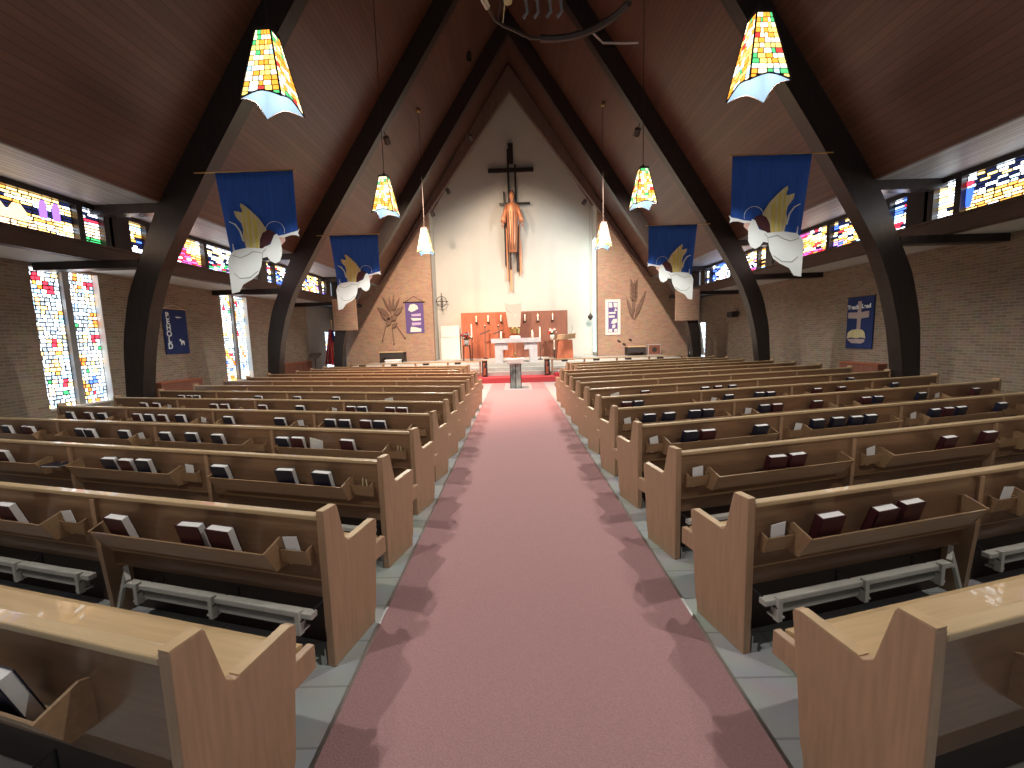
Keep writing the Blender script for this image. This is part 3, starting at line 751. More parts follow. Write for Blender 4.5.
# ------------------------------------------------------------ wall banners
def text_mesh(txt, size, parent, m, mtx, name='lettering', ext=.003):
    cu = bpy.data.curves.new(name, 'FONT'); cu.body = txt; cu.size = size; cu.extrude = ext; cu.align_x = 'CENTER'; cu.offset = size*.035
    to = bpy.data.objects.new('tmp', cu); COL.objects.link(to)
    dg = bpy.context.evaluated_depsgraph_get(); me = bpy.data.meshes.new_from_object(to.evaluated_get(dg))
    bpy.data.objects.remove(to); me.materials.clear(); me.materials.append(m); me.transform(mtx)
    o = bpy.data.objects.new(name, me); COL.objects.link(o); o.parent = parent; return o
# left: BEHOLD
ya, yb = 10.05*K, 11.35*K; z1, z0 = SZ(2.62), SZ(1.45)
def side_banner(x, ya, yb, z0, z1, face, label, cat='banner'):
    # hangs flat on a side wall; local axes: x = reading direction, y = out of the wall, z up
    root = empty('wall_banner', (x, (ya+yb)/2, z0), PI/2 if face > 0 else -PI/2)
    tag(root, label, cat); return root
# on the left wall the reader looks towards -x, so reading direction is +y
r = empty('wall_banner', (-WX+.02, 10.98, 1.46), PI/2); W, H = .76, 1.16
tag(r, 'navy banner with BEHOLD down its side, dove and lamb, on the left brick wall', 'banner')
MB().box(-W/2, W/2, -.014, 0, 0, H).build('banner_cloth', M['navy'], r)
MB().tube([(-W/2-.02,-.01,H),(W/2+.02,-.01,H)], .012, 8).build('banner_rod', M['brass'], r)
MB().tube([(-W/2+.02,-.01,H),(0,-.01,H+.1),(W/2-.02,-.01,H)], .004, 6).build('cord', M['paper'], r)
for i, ch in enumerate('BEHOLD'):
    text_mesh(ch, .2, r, M['angel'], Matrix.Translation((-.24,-.018,H-.235-i*.157)) @ Matrix.Rotation(PI/2, 4, 'X'), 'letter')
MB().prism([(-.02,.0),(.06,.01),(.2,-.005),(.1,-.03),(.02,-.03)], lambda p, t: (p[0]+.03, t, p[1]+H-.2), -.022, -.014).build('dove', M['angel'], r)
MB().prism([(0,.13),(.025,.165),(.05,.17),(.06,.14),(.14,.12),(.17,.09),(.165,0),(.145,0),(.14,.05),(.09,.05),(.075,0),(.055,0),(.05,.07),(.035,.11)], lambda p, t: (p[0]+.06, t, p[1]+.22), -.022, -.014).build('lamb', M['angel'], r)
# right wall: reading direction is -y
r = empty('wall_banner', (WX-.02, 11.05, 1.09), -PI/2); W, H = .84, 1.34
tag(r, 'navy banner with a tan cross above an open book on the right brick wall', 'banner')
MB().box(-W/2, W/2, -.014, 0, 0, H).build('banner_cloth', M['navy'], r)
MB().tube([(-W/2-.02,-.01,H),(W/2+.02,-.01,H)], .012, 8).build('banner_rod', M['ledge'], r)
MB().prism([(-.06,.4),(.05,.4),(.06,.78),(.3,.80),(.3,.96),(.06,.94),(.05,1.22),(-.05,1.22),(-.06,.94),(-.36,.95),(-.36,.80),(-.06,.78)], lambda p, t: (p[0]-.02, t, p[1]), -.02, -.014).build('cross', M['tan'], r)
MB().prism([(-.36,.27),(-.33,.42),(-.2,.49),(-.04,.5),(.12,.49),(.2,.42),(.24,.27),(.1,.29),(-.05,.265),(-.2,.29)], lambda p, t: (p[0]-.02, t, p[1]), -.026, -.02).build('open_book', M['cream'], r)
MB().prism([(-.36,.25),(.22,.25),(.2,.17),(.1,.13),(-.2,.14),(-.3,.2)], lambda p, t: (p[0]-.02, t, p[1]), -.022, -.016).build('book_stand', M['tan'], r)
text_mesh('Teach', .15, r, M['angel'], Matrix.Translation((-.22,-.024,1.03)) @ Matrix.Rotation(PI/2, 4, 'X'))
text_mesh('Lead', .15, r, M['angel'], Matrix.Translation((.19,-.024,1.04)) @ Matrix.Rotation(PI/2, 4, 'X'))
# benches / convector covers on the side walls
def convector(x0, x1, y0, y1, h, label):
    r = empty('wall_convector', ((x0+x1)/2, (y0+y1)/2, 0)); cx, cy = (x0+x1)/2, (y0+y1)/2
    MB().box(x0-cx, x1-cx, y0-cy, y1-cy, .08, h-.03).build('casing', M['redwoodd'], r)
    MB().box(x0-cx-.02, x1-cx+.02, y0-cy-.02, y1-cy+.02, h-.03, h).build('top_shelf', M['redwood'], r)
    for k in range(3): MB().box(x0-cx+.04, x1-cx-.04, y0-cy+.1+k*(y1-y0-.3)/2, y0-cy+.2+k*(y1-y0-.3)/2, 0, .08).build('foot', M['black'], r)
    tag(r, label, 'heater')
convector(-WX, -WX+.22, 10.1, 11.45, .78, 'reddish brown convector cover on the left wall under the lettered banner')
convector(WX-.22, WX, 10.2, 11.4, .74, 'reddish brown convector cover on the right wall under the cross banner')
convector(-WX, -WX+.3, 15.5, 17.6, .9, 'reddish brown convector cover at the front end of the left wall')
r = empty('wall_speaker', (WX, 17.2, 2.3)); tag(r, 'small dark loudspeaker on a bracket high on the right brick wall', 'speaker')
MB().box(-.3, -.06, -.2, .2, -.1, .12).build('cabinet', M['speck'], r, bevel=.01); MB().box(-.06, 0, -.03, .03, -.02, .04).build('bracket', M['iron'], r)
MB().box(-.305, -.3, -.17, .17, -.08, .1).build('grille', M['black'], r)

# ------------------------------------------------------------ sanctuary
mb = MB(); mb.box(-6.85, 6.85, 15.05, 15.92, 0, .19); tag(mb.build('altar_step', M['carpetr']), 'low red carpeted step across the front of the sanctuary', 'step')
mb = MB(); mb.box(-6.85, 6.85, 15.92, 16.24, 0, .335); mb.box(-6.85, 6.85, 16.24, 16.56, 0, .48); mb.box(-6.85, 6.85, 16.56, 20.29, 0, .62); mb.box(-3.9, 3.9, 20.29, 21.6, 0, .62)
tag(mb.build('sanctuary_platform', M['step']), 'pale grey stone platform with steps up to the altar', 'platform')
PZ = .62
def rail(x0, x1, label):
    r = empty('communion_rail', ((x0+x1)/2, 15.7, .19)); w = abs(x1-x0)/2
    MB().box(-w, w, -.07, .09, .57, .61).build('rail_top', M['oakcap'], r)
    MB().box(-w, w, -.02, .0, .2, .24).build('lower_rail', M['oak'], r)
    n = 4
    for i in range(n+1):
        x = -w+.04+(2*w-.08)*i/n; MB().box(x-.03, x+.03, -.03, .03, 0, .57).build('baluster', M['oakz'], r)
    for i in range(n):
        x = -w+.5+(2*w-.6)*i/(n-.35); MB().box(x-.11, x+.11, -.12, -.02, .5, .57).build('cup_tray', M['speck'], r)
    MB().box(-w+.1, w-.1, -.45, -.15, .0, .12).build('kneeling_pad', M['carpetr'], r, bevel=.02)
    tag(r, label, 'rail')
rail(-6.3, -1.35, 'pale wooden communion rail left of the centre steps'); rail(1.27, 6.2, 'pale wooden communion rail right of the centre steps')
for sgn in (-1, 1):
    r = empty('rail_end_post', (-.05+sgn*1.17, 15.66, .19)); MB().box(-.1, .1, -.04, .04, 0, .6).build('post', M['speck'], r)
    MB().prism([(-.06,.05),(.05,.08),(.02,.2),(.06,.3),(-.03,.36),(.03,.5),(-.06,.54),(-.04,.3)], lambda p, t: (p[0], t, p[1]), -.055, -.04).build('carved_panel', M['redwood'], r)
    MB().box(-.12, .12, -.06, .06, .6, .63).build('post_cap', M['oakcap'], r)
    tag(r, 'dark gate post with a red pattern closing the %s communion rail' % ('left' if sgn < 0 else 'right'), 'post')
# font
r = empty('baptismal_font', (-.07, 13.6, 0)); tag(r, 'green and white marble baptismal font with a white lid in the aisle', 'font')
M['vmarble'] = mat('veined_marble', (.5,.58,.55), .3, noise=.9, nscale=4, stretch=(1,1,.6), dark=(.02,.05,.05))
MB().box(-.17, .17, -.17, .17, 0, .80).build('pedestal', M['vmarble'], r, bevel=.01)
for a in (-.17, .0, .17): MB().box(a-.012, a+.012, -.18, -.165, 0, .8).build('corner_strip', M['speck'], r)
MB().box(-.28, .28, -.28, .28, .80, .96).build('basin', M['cloth'], r, bevel=.02)
MB().lathe([(.0,.96),(.06,.965),(.03,1.0),(.04,1.06),(.015,1.12),(.02,1.16),(0,1.18)], 14).build('lid_finial', M['brass'], r, smooth=True)
# altar
r = empty('altar', (-.02, 17.3, PZ)); tag(r, 'white marble altar with stepped legs in the middle of the sanctuary', 'altar')
MB().box(-1.0, 1.0, -.4, .4, .80, .98).build('altar_top', M['marble'], r, bevel=.01)
for sgn in (-1, 1):
    MB().prism([(sgn*.86,0),(sgn*.86,.8),(sgn*.34,.8),(sgn*.34,.52),(sgn*.54,.52),(sgn*.54,0)], lambda p, t: (p[0], t, p[1]), -.32, .32).build('leg', M['marble'], r)
def candle(x, y, z, h, rad, label, base=True, grp=None):
    r = empty('candle', (x, y, z)); 
    MB().lathe([(rad,0.02),(rad,h),(rad*.6,h+.005),(0,h+.005)], 12).build('wax', M['candle'], r)
    MB().lathe([(0,h),(.012,h+.02),(.008,h+.05),(0,h+.075)], 8).build('flame', M['flame'], r)
    MB().lathe([(rad*1.9,0),(rad*1.9,.012),(rad*1.1,.03)], 12).build('candle_base', M['brass'], r)
    tag(r, label, 'candle', grp)
candle(-.62, 17.2, PZ+.98, .21, .035, 'thick white candle on the left end of the altar'); candle(.66, 17.2, PZ+.98, .24, .04, 'thick white candle on the right end of the altar')
r = empty('book_stand', (-.05, 17.2, PZ+.98)); MB().prism([(-.2,0),(.2,0),(.2,.05),(-.2,.09)], lambda p, t: (t, p[0]*.7, p[1]), -.22, .22).build('stand', M['marble'], r)
MB().prism([(-.2,.06),(.2,.06),(.2,.07),(-.2,.11)], lambda p, t: (t, p[0]*.6, p[1]), -.18, .18).build('open_pages', M['paper'], r); tag(r, 'open book on a low stand at the middle of the altar', 'book')
# reredos panels
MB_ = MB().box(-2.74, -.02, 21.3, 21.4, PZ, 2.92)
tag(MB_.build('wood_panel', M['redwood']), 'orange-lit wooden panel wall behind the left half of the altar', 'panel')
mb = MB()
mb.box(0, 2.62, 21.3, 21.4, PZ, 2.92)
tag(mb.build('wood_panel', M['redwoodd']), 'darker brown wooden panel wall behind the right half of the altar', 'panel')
r = empty('wall_cabinet', (-3.32, 21.4, PZ)); MB().box(-.47, .47, -.14, 0, 0, 1.1).build('lower_box', M['white'], r); MB().box(-.45, .47, -.1, 0, 1.12, 1.68).build('upper_box', M['white'], r)
tag(r, 'plain white boxed cabinet against the wall left of the wooden panels', 'cabinet')
for i, x in enumerate((-1.96, -1.37, -.73, .47, 1.12, 1.86)):
    r = empty('wall_candle', (x, 21.3, 2.38))
    MB().lathe([(.03,.06),(.03,.3),(0,.3)], 10, (0,-.12,0)).build('wax', M['candle'], r); MB().lathe([(0,.3),(.014,.33),(.006,.36),(0,.39)], 8, (0,-.12,0)).build('flame', M['flame'], r)
    MB().lathe([(.02,0),(.07,.03),(.075,.06),(.03,.065)], 10, (0,-.12,0)).box(-.02, .02, -.12, 0, 0, .03).build('bracket', M['iron'], r)
    tag(r, 'white candle on a bracket of the wooden panels, %s from the left' % ORDN[i], 'candle', 'six candles on the panels')
def torchere(x, y, h, label, ch=.5, cross=False):
    r = empty('floor_candlestick', (x, y, PZ))
    MB().lathe([(.13,0),(.13,.02),(.03,.06),(.018,.1),(.018,h*.5),(.03,h*.52),(.018,h*.55),(.018,h-.08),(.05,h-.03),(.06,h)], 12).build('stem', M['iron'], r)
    MB().lathe([(.03,h),(.03,h+ch),(0,h+ch)], 10).build('wax', M['candle'], r)
    if cross:
        MB().box(-.035, .035, -.02, .02, .05, h+.02).build('cross_post', M['redwoodd'], r)
        MB().bar((-.26,-.03,h-.4), (.26,-.03,h-.2), .06).build('cross_arm', M['ledge'], r)
    tag(r, label, 'candlestick')
torchere(-1.92, 18.2, 1.05, 'tall iron candlestick with a thick white candle beside the flowers', .58)
torchere(-1.5, 20.6, 1.6, 'thin brown standing cross, left one before the orange panel', .05, True)
torchere(-.84, 20.6, 1.6, 'thin brown standing cross, right one before the orange panel', .05, True)
torchere(1.05, 18.6, .95, 'tall floor candlestick just right of the altar', .5)
torchere(1.62, 18.0, .45, 'short floor candlestick just left of the pulpit', .4)
# flowers
def bouquet(x, y, z, n, rad, label):
    r = empty('flower_arrangement', (x, y, z)); rnd = random.Random(int(x*100))
    MB().lathe([(.06,0),(.1,.08),(.12,.2),(.08,.24)], 12).build('vase', M['cloth'], r)
    lf = MB(); rd = MB(); wh = MB()
    for i in range(n):
        a = rnd.uniform(0, 6.28); e = rnd.uniform(.0, 1.3); d = rad*rnd.uniform(.6, 1)
        c = Vector((d*math.cos(a)*math.cos(e), d*math.sin(a)*math.cos(e)*.7, .3+d*math.sin(e)))
        tgt = (rd, wh, lf)[i % 3]
        if tgt is lf: lf.bar((0,0,.22), c, .04, .01)
        else: tgt.lathe([(0,-.03),(.045,0),(.03,.035),(0,.03)], 7, c)
    lf.build('leaves', M['leaf'], r); rd.build('red_blooms', M['red'], r); wh.build('white_blooms', M['cloth'], r)
    tag(r, label, 'flowers')
r = empty('plant_stand', (-2.2, 18.6, PZ)); MB().box(-.16, .16, -.16, .16, .68, .72).build('stand_top', M['iron'], r)
for sx in (-1, 1):
    for sy in (-1, 1): MB().bar((sx*.13, sy*.13, .68), (sx*.17, sy*.17, 0), .02).build('leg', M['iron'], r)
tag(r, 'thin dark plant stand under the red and white flowers', 'stand')
bouquet(-2.2, 18.6, PZ+.72, 66, .3, 'red and white flower arrangement on a stand before the orange panel')
bouquet(1.75, 20.3, PZ+.85, 54, .24, 'red flowers on a pedestal behind the pulpit')
r = empty('flower_pedestal', (1.75, 20.3, PZ)); MB().lathe([(.2,0),(.2,.04),(.08,.1),(.07,.65),(.17,.8),(.17,.82)], 14).build('column', M['redwoodd'], r); MB().lathe([(.19,.81),(.19,.849)], 14).build('top_plate', M['redwoodd'], r); tag(r, 'brown pedestal behind the pulpit holding red flowers', 'pedestal')
# tabernacle under a white veil
r = empty('tabernacle', (-.05, 20.4, PZ)); tag(r, 'gilded tabernacle shelf with a white veil rising over it behind the altar', 'tabernacle')
MB().lathe([(.3,0),(.3,.06),(.1,.14),(.09,.85),(.2,1.0),(.28,1.08),(.28,1.12)], 16).build('pedestal', M['redwoodd'], r, smooth=False)
MB().lathe([(.16,1.12),(.24,1.2),(.26,1.42),(.2,1.5)], 14).build('gilt_bowl', M['brass'], r)
MB().prism([(-.30,1.5),(.27,1.5),(.36,2.62),(.1,2.6),(-.14,2.56),(-.46,2.66)], lambda p, t: (p[0], t, p[1]), -.14, .14).build('white_veil', M['veil'], r)
MB().prism([(0,.0),(.07,.05),(.05,.12),(-.04,.12),(-.07,.05)], lambda p, t: (p[0]+.04, t, p[1]+1.98), -.15, -.14).build('emblem', M['stitch'], r)
MB().tube([(-.44,-.15,2.6),(-.3,-.15,2.3),(-.16,-.15,2.2)], .012, 6).build('fold_line', M['stitch'], r)
# pulpit
r = empty('pulpit', (2.06, 18.0, PZ)); tag(r, 'light wooden pulpit with a sloping desk right of the altar', 'pulpit')
MB().prism([(-.38,0),(.34,0),(.3,.85),(-.28,.85)], lambda p, t: (p[0], t, p[1]), -.28, .28).build('body', M['redwood'], r)
MB().prism([(-.36,.85),(.42,.9),(.44,1.12),(-.34,1.07)], lambda p, t: (p[0], t, p[1]), -.32, .34).build('desk', M['oak'], r, bevel=.01)
MB().box(-.4, .38, -.32, .32, 0, .06).build('plinth', M['redwoodd'], r)
MB().tube([(.3,0,1.1),(.34,-.05,1.35),(.3,-.14,1.5)], .008, 6).build('microphone', M['steel'], r)
# risen Christ on stacked crosses
r = empty('wall_cross', (-.04, Y_WHITE, 0)); tag(r, 'cross of overlapping dark bars with hanging rods high on the white wall', 'cross')
def vb(x, z0, z1, w, y=-.12, m='beam', nm='upright'): MB().box(x-w/2, x+w/2, y-.05, y+.05, z0, z1).build(nm, M[m], r)
vb(.02, 10.05, 11.0, .24); vb(-.12, 5.0, 10.7, .1, -.2); vb(.22, 4.9, 10.0, .1, -.14); vb(-.36, 5.2, 8.75, .07, -.14); vb(.36, 4.7, 7.2, .05, -.12, 'copper', 'rod'); vb(-.28, 4.5, 7.0, .06, -.12, 'copper', 'rod'); vb(-.10, 3.95, 6.6, .09, -.16, 'copper', 'rod'); vb(.42, 4.85, 6.4, .04, -.12, 'copper', 'rod')
MB().box(-1.1, 1.12, -.2, -.1, 9.66, 9.84).build('cross_beam', M['beam'], r); MB().box(-.6, .92, -.2, -.12, 8.12, 8.22).build('cross_beam', M['beam'], r)
for x in (-.2, .3): vb(x, 7.0, 7.1, .06, -.03, 'iron', 'wall_mount')
def figure(root):
    mb = MB(); n = 20
    def ring(z, rx, ry, cy=0, cx=0, ruf=0): return [(cx+rx*math.cos(2*PI*k/n)*(1+ruf*math.cos(k*PI)), cy+ry*math.sin(2*PI*k/n)*(1+ruf*math.cos(k*PI)), z) for k in range(n)]
    # robe, neck and head as one body
    mb.loft([ring(0,.22,.14,0,0,.1), ring(.5,.25,.15,0,0,.08), ring(1.1,.29,.17,0,0,.06), ring(1.55,.32,.18,0,0,.03), ring(1.95,.34,.19), ring(2.2,.36,.18), ring(2.36,.34,.16), ring(2.45,.18,.12), ring(2.5,.09,.09), ring(2.58,.085,.09,-.01), ring(2.63,.12,.13,-.02), ring(2.74,.155,.165,-.02), ring(2.86,.16,.17,-.01), ring(2.98,.13,.14), ring(3.04,.05,.06)])
    return mb
fr = empty('risen_figure', (-.02, Y_WHITE-.42, 5.8)); tag(fr, 'copper-coloured robed statue with lowered open arms fixed before the wall cross', 'statue')
fr.scale = (.8,.9,.95)
body = figure(fr).build('body', M['copper'], fr, smooth=True)
MB().lathe([(.16,0),(.185,.1),(.17,.25),(.1,.34),(0,.36)], 14, (0,.03,2.72)).build('hair', M['iron'], body, smooth=True)
MB().loft([[(.10*math.cos(a), -.16+.02*math.sin(a)+.02*abs(math.cos(a)), z+.09*math.sin(a)) for a in [2*PI*k/10 for k in range(10)]] for z in (2.76, 2.762)]).add([(0,-.2,2.78),(.02,-.17,2.72),(-.02,-.17,2.72),(0,-.16,2.82)], [(0,1,3),(0,3,2),(0,2,1)]).build('face', M['skin'], body)
for sgn in (-1, 1):
    def orb(c, rr, nrm, k=12):
        nrm = Vector(nrm).normalized(); u = nrm.cross(Vector((0,1,0))).normalized(); w = nrm.cross(u)
        return [Vector(c)+(u*math.cos(2*PI*i/k)+w*math.sin(2*PI*i/k))*rr for i in range(k)]
    MB().loft([orb((sgn*.3,0,2.3),.13,(sgn*.5,0,-1)), orb((sgn*.42,-.03,2.0),.13,(sgn*.5,0,-1)), orb((sgn*.52,-.08,1.7),.14,(sgn*.3,-.2,-1)), orb((sgn*.56,-.12,1.5),.17,(sgn*.2,-.2,-1))]).build('sleeve', M['copper'], body, smooth=True)
    hand = MB(); hand.loft([orb((sgn*.56,-.12,1.52),.05,(sgn*.3,0,-1),8), orb((sgn*.6,-.13,1.38),.055,(sgn*.3,0,-1),8), orb((sgn*.61,-.14,1.3),.05,(sgn*.3,0,-1),8)])
    for q in range(4): hand.tube([(sgn*(.57+q*.027),-.14,1.31),(sgn*(.575+q*.032),-.155,1.22-.01*(1.5-abs(q-1.5))),(sgn*(.575+q*.034),-.17,1.17-.02*(1.5-abs(q-1.5)))], [.014,.012,.009], 6)
    hand.tube([(sgn*.56,-.14,1.38),(sgn*.52,-.17,1.31),(sgn*.515,-.18,1.27)], [.015,.013,.01], 6)
    hand.build('hand', M['skin'], body, smooth=True)
for x in (-.2, -.08, .06, .18): MB().tube([(x*1.3,-.2,2.0),(x*1.1,-.2,1.2),(x,-.17,.1)], .014, 6).build('robe_fold', M['ledge'], body)
# small wall cross, left; sanctuary lamp, right
r = empty('wall_cross', (-3.68, 21.3, 3.1)); MB().tube([(0,0,-.05),(0,0,.85)], .02, 6).tube([(-.34,0,.42),(.34,0,.42)], .02, 6).build('arms', M['iron'], r)
MB().tube([(.25*math.cos(a),0,.42+.25*math.sin(a)) for a in [2*PI*k/20 for k in range(20)]], .016, 6, closed=True).build('ring', M['iron'], r); MB().box(-.03, .03, -.05, 0, .1, .6).build('figure', M['iron'], r)
MB().box(-.02, .02, 0, Y_WHITE-21.3, .4, .44).build('wall_mount', M['iron'], r)
tag(r, 'small iron ringed cross on the left side of the white wall', 'cross')
ztl = deck_z(3.72)
r = empty('sanctuary_lamp', (3.72, 21.0, 2.45)); MB().lathe([(0,-.1),(.05,-.05),(.13,.05),(.14,.12),(.05,.2),(.02,.28)], 12).build('bowl', M['iron'], r, smooth=True)
MB().tube([(0,0,.28),(0,0,ztl-2.50)], .006, 6).build('chain', M['iron'], r); tag(r, 'small dark hanging sanctuary lamp before the right side of the white wall', 'lamp')
# brick wall decorations
r = empty('wall_banner', (-4.84, Y_FRONT-.02, 1.98)); tag(r, 'purple banner with white symbols hung by a cord on the left brick wall', 'banner')
MB().box(-.44, .44, -.012, 0, 0, 1.45).build('banner_cloth', M['purple'], r); MB().tube([(-.52,-.01,1.46),(.52,-.01,1.46)], .03, 8).build('banner_rod', M['iron'], r)
MB().tube([(-.46,-.01,1.47),(0,-.01,1.74),(.46,-.01,1.47)], .01, 6).build('cord', M['iron'], r)
for j, pl in enumerate(([(-.3,1.1),(-.2,1.35),(.0,1.38),(.15,1.3),(.2,1.15),(.0,1.05),(-.15,1.0)], [(-.15,.9),(.3,.92),(.3,.8),(-.15,.8)], [(-.2,.72),(.3,.7),(.3,.6),(-.1,.58)], [(-.15,.5),(.3,.5),(.28,.38),(-.15,.36)], [(-.25,.05),(-.2,.3),(.0,.28),(.3,.2),(.28,.05)])):
    MB().prism(pl, lambda p, t: (p[0], t, p[1]), -.02, -.012).build('symbol', M['cloth'] if j in (0,2,4) else M['lilac'], r)
r = empty('wall_banner', (4.67, Y_FRONT-.02, 1.62)); tag(r, 'narrow purple banner with wide white border on the right brick wall', 'banner')
MB().box(-.36, .36, -.02, 0, 0, 1.68).build('white_border', M['cloth'], r); MB().box(-.22, .22, -.03, -.02, .12, 1.55).build('purple_field', M['purple'], r)
for pl in ([(-.2,1.3),(-.02,1.3),(-.05,1.52),(-.2,1.52)], [(.04,1.3),(.2,1.3),(.2,1.52),(.02,1.52)], [(.05,1.1),(.2,1.15),(.12,1.28)], [(-.2,1.0),(.12,1.0),(.12,1.08),(-.2,1.08)], [(-.2,.82),(.08,.82),(.08,.92),(-.2,.92)], [(-.1,.55),(0,.75),(.18,.76),(.2,.6),(.05,.52)], [(-.05,.3),(.1,.34),(.12,.48),(-.02,.48)], [(-.2,.14),(-.04,.14),(-.04,.28),(-.2,.28)], [(.05,.14),(.2,.14),(.2,.28),(.05,.28)]):
    MB().prism(pl, lambda p, t: (p[0], t, p[1]), -.036, -.03).build('symbol', M['cloth'], r)
# wheat-and-star wall sculpture, left; palm leaves, right
r = empty('wall_sculpture', (-5.95, Y_FRONT, 1.75)); tag(r, 'tan sculpture of stalks and leaves over thin rods on the left brick wall', 'sculpture')
rnd = random.Random(5)
def leaf(mb, a, b, w, t=.03, y=-.1):
    a = Vector((a[0], y, a[1])); b = Vector((b[0], y, b[1])); d = b-a; n = Vector((-d.z, 0, d.x)).normalized()
    ps = [a, a+d*.3+n*w, a+d*.65+n*w*.8, b, a+d*.65-n*w*.8, a+d*.3-n*w]
    return mb.add([p-Vector((0,t/2,0)) for p in ps]+[p+Vector((0,t/2,0)) for p in ps], [(5,4,3,2,1,0),(6,7,8,9,10,11)]+[(i,(i+1)%6,(i+1)%6+6,i+6) for i in range(6)])
for a, b, w in (((0,1.2),(-.05,2.05),.05),((.05,1.3),(.2,2.1),.05),((-.05,1.3),(-.35,2.0),.05),((.1,1.3),(.45,1.9),.06),((-.1,1.1),(-.65,1.5),.13),((.1,1.1),(.6,1.5),.13),((-.05,.9),(-.5,1.15),.12),((.05,.85),(.25,1.15),.12),((-.25,.6),(.05,1.1),.13),((0,.55),(.3,.75),.1)):
    leaf(MB(), a, b, w).build('leaf', M['clay'], r)
for a, b in (((-.3,.6),(-.5,-.1)), ((0,.5),(.05,-.25)), ((.25,.55),(.6,0))): MB().bar((a[0],-.06,a[1]), (b[0],-.06,b[1]), .03).lathe([(0,-.04),(.05,0),(0,.04)], 8, (b[0],-.06,b[1])).build('rod', M['clay'], r)
MB().box(-.05, .05, -.1, 0, .9, 1.0).build('wall_mount', M['iron'], r)
r = empty('wall_sculpture', (5.62, Y_FRONT, 2.35)); tag(r, 'tan sculpture of three upright palm leaves on the right brick wall', 'sculpture')
for a, b, w in (((.02,0),(-.32,1.0),.08),((.0,.1),(.06,1.9),.07),((.05,0),(.62,1.35),.09)): leaf(MB(), a, b, w).build('leaf', M['clay'], r)
for q in range(5): leaf(MB(), (.03,.8+q*.18), (-.16,1.1+q*.2), .03).build('leaflet', M['clay'], r); leaf(MB(), (.05,.8+q*.18), (.22,1.1+q*.2), .03).build('leaflet', M['clay'], r)
MB().box(0, .08, -.1, 0, .4, .48).build('wall_mount', M['iron'], r)
r = empty('wall_ornament', (5.2, Y_FRONT, 1.15)); 
for x, z in ((-.25,.15),(0,0),(.3,.2)): leaf(MB(), (x-.08,z+.05), (x+.1,z-.02), .04, .03, -.05).build('bird', M['iron'], r)
MB().box(-.02, .02, -.06, 0, -.02, .02).build('wall_mount', M['iron'], r); tag(r, 'three tiny dark bird shapes on the brick below the palm leaves', 'ornament')
def table(x0, x1, y0, y1, z0, h, m, label, top, nm='side_table'):
    r = empty(nm, ((x0+x1)/2, (y0+y1)/2, z0)); w, d = (x1-x0)/2, (y1-y0)/2
    MB().box(-w, w, -d, d, h-.05, h).build('table_top', top, r)
    MB().box(-w+.05, w-.05, -d+.04, d-.04, h-.3, h-.05).build('apron', m, r)
    for sx in (-1, 1):
        for sy in (-1, 1): MB().box(sx*(w-.04)-.03, sx*(w-.04)+.03, sy*(d-.04)-.03, sy*(d-.04)+.03, 0, h-.05).build('leg', m, r)
    tag(r, label, 'table')
table(-6.4, -5.3, 19.5, 20.2, PZ, .52, M['speck'], 'low dark table with pale top against the left brick wall', M['oakcap'])
table(5.2, 6.05, 19.6, 20.2, PZ, .45, M['speck'], 'low dark table with pale top against the right brick wall', M['oakcap'])
r = empty('speaker_cabinet', (6.5, 20.0, PZ)); MB().box(-.3, .3, -.2, .25, 0, .5).build('cabinet', M['tan'], r, bevel=.01); MB().box(-.26, .26, -.21, -.2, .04, .46).build('grille', M['redwoodd'], r); MB().tube([(0,-.215,.25),(0,-.211,.25)], .12, 14).build('cone', M['speck'], r)
tag(r, 'tan boxed cabinet on the floor by the right brick wall', 'cabinet')
kids_r = r
# white box on rail left
r = empty('white_box', (-5.0, 16.9, PZ)); MB().box(-.28, .28, -.2, .2, 0, .22).build('box_body', M['cloth'], r, bevel=.01); MB().box(-.29, .29, -.21, .21, .22, .26).build('lid', M['paper'], r); tag(r, 'white box standing behind the left communion rail', 'box')
# flags
def flag(x, y, label, kind):
    z0 = 0
    r = empty('flag_on_pole', (x, y, z0)); h = 2.5
    MB().lathe([(.18,0),(.18,.03),(.04,.09),(.02,.12)], 14).build('pole_base', M['brass'], r); MB().tube([(0,0,.1),(0,0,h)], .014, 8).build('pole', M['brass'], r)
    MB().lathe([(.0,0),(.035,.05),(.0,.16)], 8, (0,0,h)).build('finial', M['brass'], r)
    n = 18; rows = 12
    for nm, mm, sel in (('stripes_red', M['flagr'], 0), ('stripes_white', M['flagw'], 1), ('blue_field', M['flagb'], 2)):
        mb = MB()
        for j in range(rows):
            f0, f1 = j/rows, (j+1)/rows
            for i in range(n):
                blue = j < 4 and i > 9
                k = 2 if blue else (i//2) % 2
                if kind == 'plain': k = 2 if i in (3,4,5) and j < 5 else 1
                if k != sel: continue
                def pt(i_, f):
                    a = i_/n; w = .14+.42*f
                    return Vector((-.02+w*(a*1.3-.65)+.0, -.03-.05*math.sin(i_*1.7)*(.5+f)-.02, h-.25-f*1.55-.1*a))
                q = [pt(i, f0), pt(i+1, f0), pt(i+1, f1), pt(i, f1)]; b = [p+Vector((0,.01,0)) for p in q]
                mb.add(q+b, [(0,1,2,3),(7,6,5,4),(0,4,5,1),(1,5,6,2),(2,6,7,3),(3,7,4,0)])
        if mb.v: mb.build(nm, mm, r)
    tag(r, label, 'flag')
flag(-8.05, 18.4, 'red and white striped flag drooping on a pole before the left side window', 'us')
flag(8.0, 18.6, 'pale furled flag on a pole beside the right side window', 'plain')
